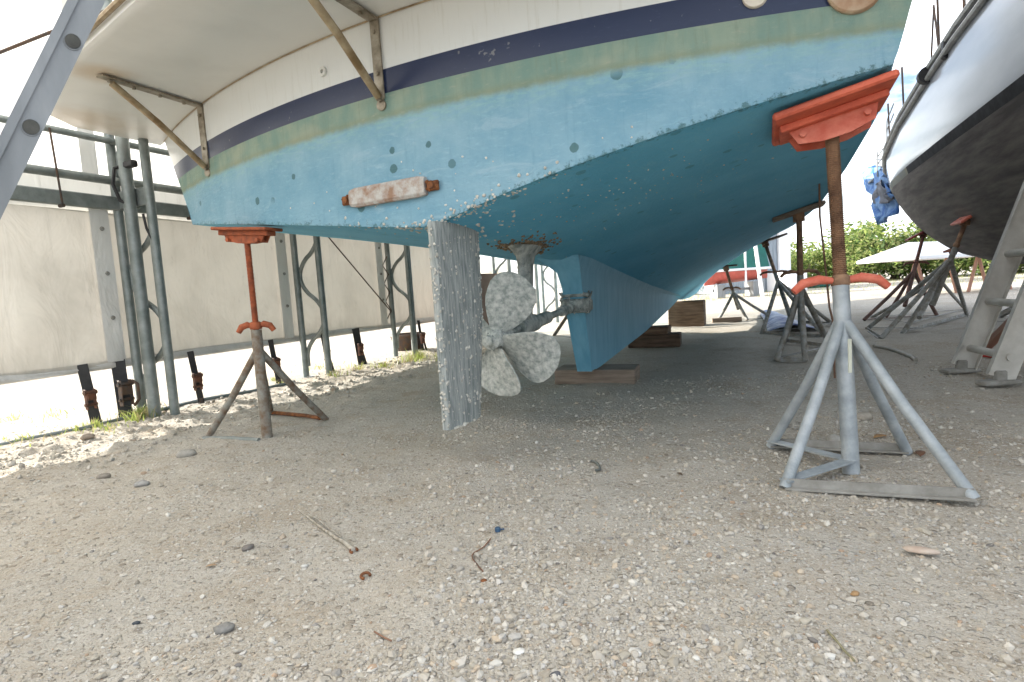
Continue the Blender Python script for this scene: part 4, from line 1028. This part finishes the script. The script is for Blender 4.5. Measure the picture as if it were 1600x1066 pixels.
# blue rags hanging from the stern
def cloth(name, label, pts_px, q_, m, thick=.012, seed=1, cat='cloth'):
    P = [ypx(x, y, q_) for x, y in pts_px]; c = sum(P, Vector())/len(P); bm = bmesh.new()
    f = bm.faces.new([bm.verts.new(p) for p in P]); bmesh.ops.triangulate(bm, faces=[f]); bmesh.ops.subdivide_edges(bm, edges=bm.edges[:], cuts=5, use_grid_fill=True)
    for v in bm.verts:
        v.co.x += (float(vnoise(np.array(v.co.y*9), np.array(v.co.z*5), seed))-.5)*.22
    bm.verts.index_update(); mbb = MB(); mbb.add([v.co.copy() for v in bm.verts], [tuple(v.index for v in f.verts) for f in bm.faces]); bm.free()
    o = mbb.build(name, m, ang=70, fix=False); o.location = R0; o.rotation_euler = (0, 0, ROT)
    md = o.modifiers.new('s', 'SOLIDIFY'); md.thickness = thick; tag(o, label, cat); return o
cloth('rag', 'ragged blue and white cloth hanging from the stern of the dark bottomed yacht', [(1357, 262), (1366, 258), (1378, 262), (1388, 282), (1398, 305), (1396, 335), (1380, 350), (1388, 325), (1370, 300), (1352, 275)], 0.4, M_BLUE)
cloth('rag', 'dark grey cloth fold hanging in front of the blue one', [(1378, 275), (1386, 296), (1394, 310), (1386, 318), (1368, 318), (1370, 290)], 0.36, M_BLUED, seed=4)
# its stands
def ypad(s, q_): # bottom height
    x = abs(CQ-q_); lo = 0
    for k in range(14):
        a_, za = ypt(s, k); c_, zc_ = ypt(s, k+1)
        if a_ <= x <= c_: return za+(zc_-za)*(x-a_)/max(1e-6, c_-a_)
    return ZW
def yw(q_, s, z): return R0+RX*q_+AX*s+Vector((0, 0, z))
far_stand('grey boat stand with small orange red pad high under the dark yacht', gz(1440, 520), yw(.52, -2.45, ypad(-2.45, .52)-.03), feet=[gz(1354, 516), gz(1376, 531), gz(1410, 523), gz(1511, 493)], nrm=Vector((0, 0, 1))-RX*.7, along=AX, mpad=M_REDL, hz=.76, sz=(.42, .2, .03), rl=.026, rp=.03, handle=.001)
far_stand('dark red boat stand under the stern of the dark yacht', gz(1408, 500), yw(.78, .62, ypad(.62, .78)-.03), feet=[gz(1350, 501), gz(1384, 497), gz(1464, 494)], nrm=Vector((0, 0, 1))-RX*.5, along=RX+Vector((0, 0, .4)), mleg=mat('dark_red_leg', (.13, .075, .06), .7, var=.3), mscr=mat('dark_red_screw', (.18, .08, .06), .7, var=.3), mpad=mat('dark_red_pad', (.3, .05, .05), .6, var=.2), hz=.62, sz=(.5, .2, .03), rl=.026, rp=.03, handle=.2)
far_stand('pale grey boat stand standing between the other two under the dark yacht', gz(1428, 512), yw(.95, -.3, ypad(-.3, .95)-.03), feet=[gz(1362, 497), gz(1420, 506), gz(1508, 484)], nrm=Vector((0, 0, 1))-RX*.4, along=AX, mpad=M_RRUST, hz=.7, sz=(.36, .18, .03), rl=.024, rp=.028, handle=.001)
# grey post at far right under the yacht
far_stand('dark boat stand glimpsed behind the right ladder', gz(1590, 500), yw(1.5, -2.0, ypad(-2.0, 1.5)-.03), r_=.5, nf=3, ph=1.2, mpad=M_DARK, hz=.6, sz=(.3, .2, .03), handle=.001)

# ---------------------------------------------------------------- small things on the ground
def lay(name, label, cat, pts, r_, m, z=.01, n=8):
    P = [gz(x, y) for x, y in pts]; P = [Vector((p.x, p.y, float(ground_h(p.x, p.y))+z)) for p in P]
    c = P[0].copy(); b = MB(); b.tube([p-c for p in P], r_, n); o = b.build(name, m, ang=50); o.location = c; return tag(o, label, cat)
def smooth(pts, k=6):
    out = []
    for i in range(len(pts)-1):
        p0 = pts[max(0, i-1)]; p1 = pts[i]; p2 = pts[i+1]; p3 = pts[min(len(pts)-1, i+2)]
        for j in range(k):
            t = j/k; out.append(tuple(.5*((2*p1[a])+(-p0[a]+p2[a])*t+(2*p0[a]-5*p1[a]+4*p2[a]-p3[a])*t*t+(-p0[a]+3*p1[a]-3*p2[a]+p3[a])*t**3) for a in (0, 1)))
    return out+[pts[-1]]
st_pts = smooth([(466, 797), (487, 813), (515, 832), (540, 851), (553, 862)])
lay('stick', 'split silvery dry stick lying on the gravel below the rudder', 'stick', st_pts, [.0025+.0065*i/(len(st_pts)-1) for i in range(len(st_pts))], M_STICKM, .008)
lay('stick', 'thinner dry stem beside the split silvery stick', 'stick', smooth([(482, 806), (506, 820), (534, 842)]), .0025, M_STICKM, .014)
lay('twig', 'bent brown twig on the gravel at the centre', 'twig', smooth([(767, 846), (752, 862), (738, 873), (745, 885), (755, 897)], 3), .0022, M_ROPE, .005)
lay('twig', 'thin olive stalk in the gravel at the bottom right', 'twig', smooth([(1292, 984), (1310, 1005), (1335, 1032)], 3), .0026, mat('olive_stalk', (.22, .20, .12), .8, var=.2), .006)
lay('twig', 'small brown twig in the gravel below the dark rust ring', 'twig', [(585, 990), (600, 1000), (612, 1008)], .002, M_ROPE, .005)
lay('strap_scrap', 'short dark curl of strap on the gravel right of centre', 'scrap', smooth([(924, 722), (933, 726), (937, 736), (930, 738)], 3), .006, mat('grey_scrap', (.12, .13, .12), .7, var=.2), .008)
lay('hose', 'pale hose lying on the ground beyond the pale stand', 'hose', smooth([(1366, 541), (1395, 547), (1418, 556), (1431, 566)]), .018, M_HOSE, .012)
lay('rust_bar', 'rusty flat bar on the ground behind the rusty tripod stand', 'bar', [(427, 652), (480, 656), (500, 660)], .014, M_RUST, .02)
lay('flat_bar', 'grey flat bar in the dirt at the foot of the rusty tripod stand', 'bar', [(318, 686), (360, 689), (405, 691)], .016, M_GALV, .0)
for (x, y, r_, m, lab, cat, nm) in ((571, 899, .013, M_RUST, 'curled dark rust ring on the gravel below the dry stick', 'ring', 'rust_ring'), (553, 862, .011, M_RUST, 'brown rusty washer at the thick end of the dry stick', 'ring', 'rust_ring')):
    p = gz(x, y); b = MB(); b.tube([Vector((math.cos(a_)*r_, math.sin(a_)*r_*.8, .0)) for a_ in [i*.35 for i in range(14)]], .0045, 8)
    o = b.build(nm, m); o.location = (p.x, p.y, float(ground_h(p.x, p.y))+.007); o.rotation_euler = (.4, 0, 0); tag(o, lab, cat)
p = gz(778, 833); b = MB(); b.tube([(0, 0, 0), (0, 0, .011), (0, 0, .013)], [.010, .010, .008], 12); b.tube([(.006, 0, .006), (.022, .003, .004)], .003, 6)
o = b.build('plug', M_CAP); o.location = (p.x, p.y, float(ground_h(p.x, p.y))); tag(o, 'small dark blue plastic plug on the gravel at the centre', 'plug')
p = gz(756, 911); b = MB(); b.blob((0, 0, 0), .009, 2, (1, .8, .6), .2); o = b.build('rust_lump', M_RUST, ang=80); o.location = (p.x, p.y, .006); tag(o, 'dark brown rusty lump below the bent twig', 'lump')
# dead leaves
lf = MB()
def leaf(px, py, s_, label, rz, col):
    p = gz(px, py); b = MB(); n_ = 9; L_ = []; R_ = []
    rows = []
    for i in range(n_):
        f_ = i/(n_-1); wv = math.sin(f_*math.pi)**.8*.36*s_; x = (f_-.5)*s_*1.6; z = .12*s_*math.sin(f_*3)
        rows.append([Vector((x, -wv, z+.1*s_)), Vector((x, 0, z)), Vector((x, wv, z+.1*s_))])
    b.grid(rows); o = b.build('dead_leaf', mat('dead_leaf_%d' % px, col, .8, var=.2), ang=80, fix=False); o.location = (p.x, p.y, float(ground_h(p.x, p.y))+.004); o.rotation_euler = (0, 0, rz)
    tag(o, label, 'leaf'); md = o.modifiers.new('s', 'SOLIDIFY'); md.thickness = .0012
leaf(1375, 686, .05, 'orange brown dead leaf inside the base of the pale stand', .3, (.42, .24, .10))
leaf(1438, 713, .05, 'dark curled dead leaf at the right foot of the pale stand', 1.0, (.18, .09, .05))
leaf(1062, 742, .022, 'small brown dead leaf on the gravel left of the pale stand', 2.0, (.12, .08, .05))
leaf(330, 882, .02, 'tan leaf scrap on the shaded dirt at the lower left', .2, (.40, .27, .16))
# tarp on the ground
b = MB(); rows = []; 
for i in range(18):
    f_ = i/17; c = gz(1200+42*f_, 492+28*f_); r_ = []
    for j in range(9):
        u = j/8-.5; z = .02+.10*max(0, math.cos(u*3.1))*(.5+.5*float(vnoise(np.array(i*.5), np.array(j*.7), 3)))
        r_.append(c+RX*u*.55*(.5+.7*f_)+Vector((0, 0, z)))
    rows.append(r_)
b.grid(rows); o = b.build('tarp', M_TARP, ang=80, fix=False, loc=gz(1215, 505)); md = o.modifiers.new('s', 'SOLIDIFY'); md.thickness = .01; tag(o, 'crumpled blue and white tarp on the ground behind the grey stand', 'tarp')
# rope hanging beside the big screw
b = MB(); P = [atY(1281, 338, 4.2), atY(1290, 420, 4.2), atY(1296, 480, 4.2), atY(1301, 500, 4.2), gz(1306, 560)*1.0]
P[-1].y = 4.3; P = [P[0]+Vector((0, 0, .35))]+P; P[-1] = Vector((P[-2].x+.02, 4.22, .0))
b.tube([p-P[-1] for p in P], .007, 6); o = b.build('rope', M_ROPE); o.location = P[-1]; tag(o, 'thin brown rope hanging down behind the big screw of the pale stand', 'rope')

# ---------------------------------------------------------------- grass tufts
def grass(name, spots, label, hcol=(.30, .36, .10)):
    V, F_, Cc = [], [], []
    for (x, y, r_, n_, h_) in spots:
        for k in range(n_):
            a_ = random.uniform(0, 6.28); d = random.gauss(0, r_); bx_ = x+math.cos(a_)*d; by_ = y+math.sin(a_)*d; z0 = float(ground_h(bx_, by_))
            hh = h_*random.uniform(.4, 1.2); le = Vector((random.gauss(0, .5), random.gauss(0, .5), 0))*hh; wv = random.uniform(.0018, .0035)*(1+h_*4)
            t_ = Vector((math.cos(a_+1.6), math.sin(a_+1.6), 0))*wv; p0 = Vector((bx_, by_, z0)); p1 = p0+Vector((0, 0, hh*.6))+le*.4; p2 = p0+Vector((0, 0, hh*.9))+le
            i0 = len(V); V += [p0-t_, p0+t_, p1+t_*.7, p1-t_*.7, p2]; F_ += [(i0, i0+1, i0+2, i0+3), (i0+3, i0+2, i0+4)]
            c = np.array(hcol)*random.uniform(.6, 1.3) if random.random() < .7 else np.array((.45, .38, .2))*random.uniform(.7, 1.1)
            Cc += [(*c, 1)]*5
    me = bpy.data.meshes.new(name); me.from_pydata([tuple(v) for v in V], [], F_); me.materials.append(M_GRASS)
    at = me.color_attributes.new('col', 'FLOAT_COLOR', 'POINT'); at.data.foreach_set('color', np.array(Cc, np.float32).ravel())
    o = bpy.data.objects.new(name, me); COL.objects.link(o); tag(o, label, 'grass', kind='stuff')
sp_ = []
for (px, py, r_, n_, h_) in ((150, 668, .06, 70, .07), (215, 655, .10, 150, .10), (235, 648, .08, 90, .12), (170, 672, .1, 60, .06), (445, 600, .05, 50, .06), (120, 675, .12, 50, .05), (40, 690, .15, 60, .05), (560, 578, .12, 60, .08), (600, 575, .12, 80, .08), (655, 562, .15, 160, .13), (640, 566, .15, 90, .1), (525, 590, .1, 40, .08), (20, 655, .2, 60, .05), (90, 650, .2, 60, .04), (500, 575, .3, 80, .05), (430, 598, .05, 40, .06), (700, 560, .2, 100, .1)):
    p = gz(px, py); sp_.append((p.x, p.y, r_, n_, h_))
grass('grass', sp_, 'sparse sunlit grass tufts along the foot of the tent')
sp2 = []
for k in range(420):
    d = random.uniform(19, 33); a_ = random.uniform(.28, .98); sp2.append((a_*d, d, .6, 9, .16))
grass('verge', sp2, 'sunlit grass verge far behind at the right', (.30, .34, .12))

# ---------------------------------------------------------------- shrubs behind
def shrub_mesh(name, seed, W, Hh, nl, ls):
    rnd = np.random.default_rng(seed); 
    lobes = [(rnd.uniform(-.5, .5)*W, rnd.uniform(-.35, .35)*W, rnd.uniform(.15, .95)*Hh, rnd.uniform(.10, .30)*W) for _ in range(22)]
    V, F_, Cc = [], [], []
    for k in range(nl):
        lx, ly, lz, lr = lobes[rnd.integers(len(lobes))]; d = rnd.normal(size=3); d /= np.linalg.norm(d); rr_ = lr*rnd.uniform(.45, 1.08)
        c = np.array([lx, ly, lz])+d*rr_*np.array([1, 1, .75])
        if c[2] < .05: c[2] = rnd.uniform(.05, .5)
        a_ = rnd.normal(size=3); a_ /= np.linalg.norm(a_); b_ = np.cross(a_, rnd.normal(size=3)); b_ /= np.linalg.norm(b_); s_ = ls*rnd.uniform(.6, 1.3)
        i0 = len(V); V += [c-a_*s_, c+b_*s_*.45, c+a_*s_, c-b_*s_*.45]; F_.append((i0, i0+1, i0+2, i0+3))
        base = np.array([[.17, .24, .06], [.25, .30, .09], [.09, .15, .05], [.34, .36, .15]][rnd.integers(4)])*rnd.uniform(.8, 1.25)
        Cc += [(*base, 1)]*4
    me = bpy.data.meshes.new(name); me.from_pydata([tuple(v) for v in V], [], F_); me.materials.append(M_LEAF)
    at = me.color_attributes.new('col', 'FLOAT_COLOR', 'POINT'); at.data.foreach_set('color', np.array(Cc, np.float32).ravel()); return me
crowns = [shrub_mesh('crown', s_, 5.2, h_, 5200, .13) for s_, h_ in ((1, 3.2), (2, 2.7), (3, 3.6))]
def trunk_mesh(seed):
    random.seed(seed); b = MB()
    for k in range(5):
        a_ = random.uniform(0, 6.28); p = Vector((random.uniform(-.3, .3), random.uniform(-.3, .3), 0)); q_ = p+Vector((math.cos(a_)*1.2, math.sin(a_)*1.0, 2.2)); b.tube([p, (p+q_)/2+Vector((.1, 0, .1)), q_], [.07, .05, .02], 7)
    o = b.build('trunk', M_BARK); me_ = o.data; bpy.data.objects.remove(o); return me_
trunks = [trunk_mesh(i) for i in range(3)]
SH = [(1095, 30, 1, .75, 'dark rounded shrub left of the red hulled boat in the distance'), (1140, 36, 0, .95, 'broad green shrub behind the green tarp'), (1225, 40, 1, .8, 'low shrub behind the white end of the grey shed'),
      (1262, 34, 2, .75, 'pale green shrub just right of the grey shed'), (1310, 36, 0, 1.15, 'leafy shrub behind the big screw of the pale stand'), (1350, 33, 1, .8, 'bright shrub between the pale stand and the red stand'),
      (1395, 34, 2, 1.3, 'tallest shrub, below the blue cloth of the yacht'), (1440, 35, 0, 1.05, 'leafy shrub behind the red stand'), (1490, 32, 1, 1.0, 'shrub behind the white canopy peak'), (1540, 31, 0, .9, 'shrub behind the right end of the white canopy'), (1590, 30, 2, .9, 'shrub seen between the rungs of the right ladder'), (1655, 30, 1, 1., 'rightmost shrub beyond the ladder')]
for i, (px, y, k, s_, lab) in enumerate(SH):
    p = atY(px, 440, y); root = empty('shrub', (p.x, p.y, 0), random.uniform(0, 6.28)); root.scale = (s_, s_, s_*.74); tag(root, lab, 'shrub', 'shrubs at the far edge of the yard')
    for nm, me_ in (('crown', crowns[k]), ('trunk', trunks[i % 3])):
        o = bpy.data.objects.new(nm, me_); COL.objects.link(o); o.parent = root

# ---------------------------------------------------------------- far yard things
def farbox(px0, px1, pyt, pyb, y, depth, m, name, label=None, cat=None, bev=.02, parent=None):
    a_ = atY(px0, pyb, y); c_ = atY(px1, pyb, y); t_ = atY((px0+px1)/2, pyt, y)
    b = MB(); b.box((0, 0, t_.z/2), (c_.x-a_.x, depth, t_.z), None, bev); o = b.build(name, m); o.location = ((a_.x+c_.x)/2, y+depth/2, 0)
    if label: tag(o, label, cat)
    return o
# shed
sp0 = atY(1170, 460, 26); sp1 = atY(1216, 460, 26)
shed = empty('shed', (sp0.x, 26, 0)); tag(shed, 'grey corrugated shed with white end wall far behind the bow', 'shed')
Wd = sp1.x-sp0.x; Hs = 3.3
b = MB(); rows = []
nn_ = 60
for i in range(nn_+1):
    x = -1.5+(Wd+1.5)*i/nn_; dy = .03*math.sin(i*math.pi/2); rows.append([Vector((x, dy, 0)), Vector((x, dy, Hs))])
b.grid(rows); b.box((Wd/2-.75, 2.5, Hs/2), (Wd+1.4, 4.6, Hs-.05)); b.build('wall', M_CORR, shed, ang=80)
b = MB(); b.box((Wd+.26, 2.2, Hs/2+.02), (.5, 4.8, Hs), None, .02); b.build('end_wall', M_WPAINT, shed)
b = MB(); b.box((Wd/2-.6, 2.4, Hs+.09), (Wd+2.6, 5.4, .14), None, .02); b.build('roof', M_GALV, shed)
# red boat with green tarp
rb = empty('small_boat', atY(1150, 460, 22)); rb.location.z = 0; tag(rb, 'small red hulled boat under a green tarp in the distance', 'boat')
b = MB(); rws = []
for i in range(13):
    f_ = i/12; x = -1.2+2.4*f_; hw = .5*math.sin(min(1, f_*1.6+.25)*math.pi/2)*(1 if f_ < .7 else 1-(f_-.7)/.3*.9)
    rws.append([Vector((x, -hw, .98)), Vector((x, -hw*.9, .75)), Vector((x, 0, .5+.15*f_)), Vector((x, hw*.9, .75)), Vector((x, hw, .98))])
b.grid(rws); b.add(rws[0], [(0, 1, 2, 3, 4)]); b.build('hull', M_REDHULL, rb, ang=60)
b = MB(); b.box((0, 0, 1.03), (2.45, 1.0, .09), None, .02); b.build('gunwale', M_WPAINT, rb)
b = MB(); b.add([(-1.1, -.45, 1.08), (1.1, -.45, 1.08), (1.1, .45, 1.08), (-1.1, .45, 1.08), (-1.05, 0, 1.65), (1.1, 0, 2.1)], [(0, 1, 5, 4), (2, 3, 4, 5), (0, 4, 3), (1, 2, 5)]); b.build('tarp_cover', M_GREENT, rb, ang=20)
b = MB(); b.tube([(-1.15, -.4, 1.1), (-1.1, -.4, 1.6), (1.15, -.4, 2.2)], .03, 6); b.tube([(.2, -.47, 2), (.2, -.47, .5)], .04, 6); b.build('tarp_frame', M_WPAINT, rb)
b = MB(); b.box((-.7, 0, .25), (.3, .8, .5)); b.box((.7, 0, .28), (.4, .8, .56)); b.box((0, 0, .3), (1.8, .1, .1)); b.build('trailer', M_ALU, rb)
b = MB(); b.tube([(0, 0, 0), (-.25, 0, 2.2)], [.07, .06], 8); p = atY(1192, 468, 19); o = b.build('post', M_WPAINT); o.location = (p.x, p.y, 0); tag(o, 'leaning pale post in front of the grey shed', 'post')
b = MB(); b.tube([(0, 0, 0), (-.06, 0, 1.25)], .05, 8); p = atY(1120, 455, 22); o = b.build('post', M_WPAINT); o.location = (p.x, p.y, 0); tag(o, 'short white post left of the red hulled boat', 'post')
# white box van-like container
farbox(1232, 1262, 424, 458, 24, 2.0, M_WPAINT, 'container', 'small white container beyond the grey boat stand', 'container')
farbox(1262, 1300, 440, 458, 27, 1.0, M_GREENT, 'hedge_cover', 'low dark green covered heap beyond the pale stand', 'heap', .1)
# canopy tent
cp = empty('canopy', (0, 0, 0)); cp.location = gz(1465, 470); pc = atY(1465, 470, 15.5); cp.location = (pc.x, 15.5, 0); tag(cp, 'low white canopy on brown trestle legs beyond the dark yacht', 'canopy')
Lc = atY(1388, 425, 15.5).x-pc.x; Rc = atY(1560, 425, 15.5).x-pc.x
b = MB(); zt = 1.38
b.add([(Lc, -1.2, 1.0), (Rc, -1.2, .98), (Rc, 1.4, .98), (Lc, 1.4, 1.0), (Lc*.6, 0, zt+.02), (Rc*.9, 0, zt-.06), (Lc, -1.2, .92), (Rc, -1.2, .90), (Rc, 1.4, .9), (Lc, 1.4, .92)], [(0, 1, 5, 4), (2, 3, 4, 5), (0, 4, 3), (1, 2, 5), (0, 6, 7, 1), (1, 7, 8, 2), (2, 8, 9, 3), (3, 9, 6, 0)])
b.build('roof', M_WPAINT, cp, ang=20)
for x in (-1.0, -.2, .6, 1.2):
    b = MB(); b.tube([(x-.25, -.6, 0), (x, -.6, .95)], .04, 6); b.tube([(x+.25, -.6, 0), (x, -.6, .95)], .04, 6); b.build('trestle_leg', M_BOARD, cp)
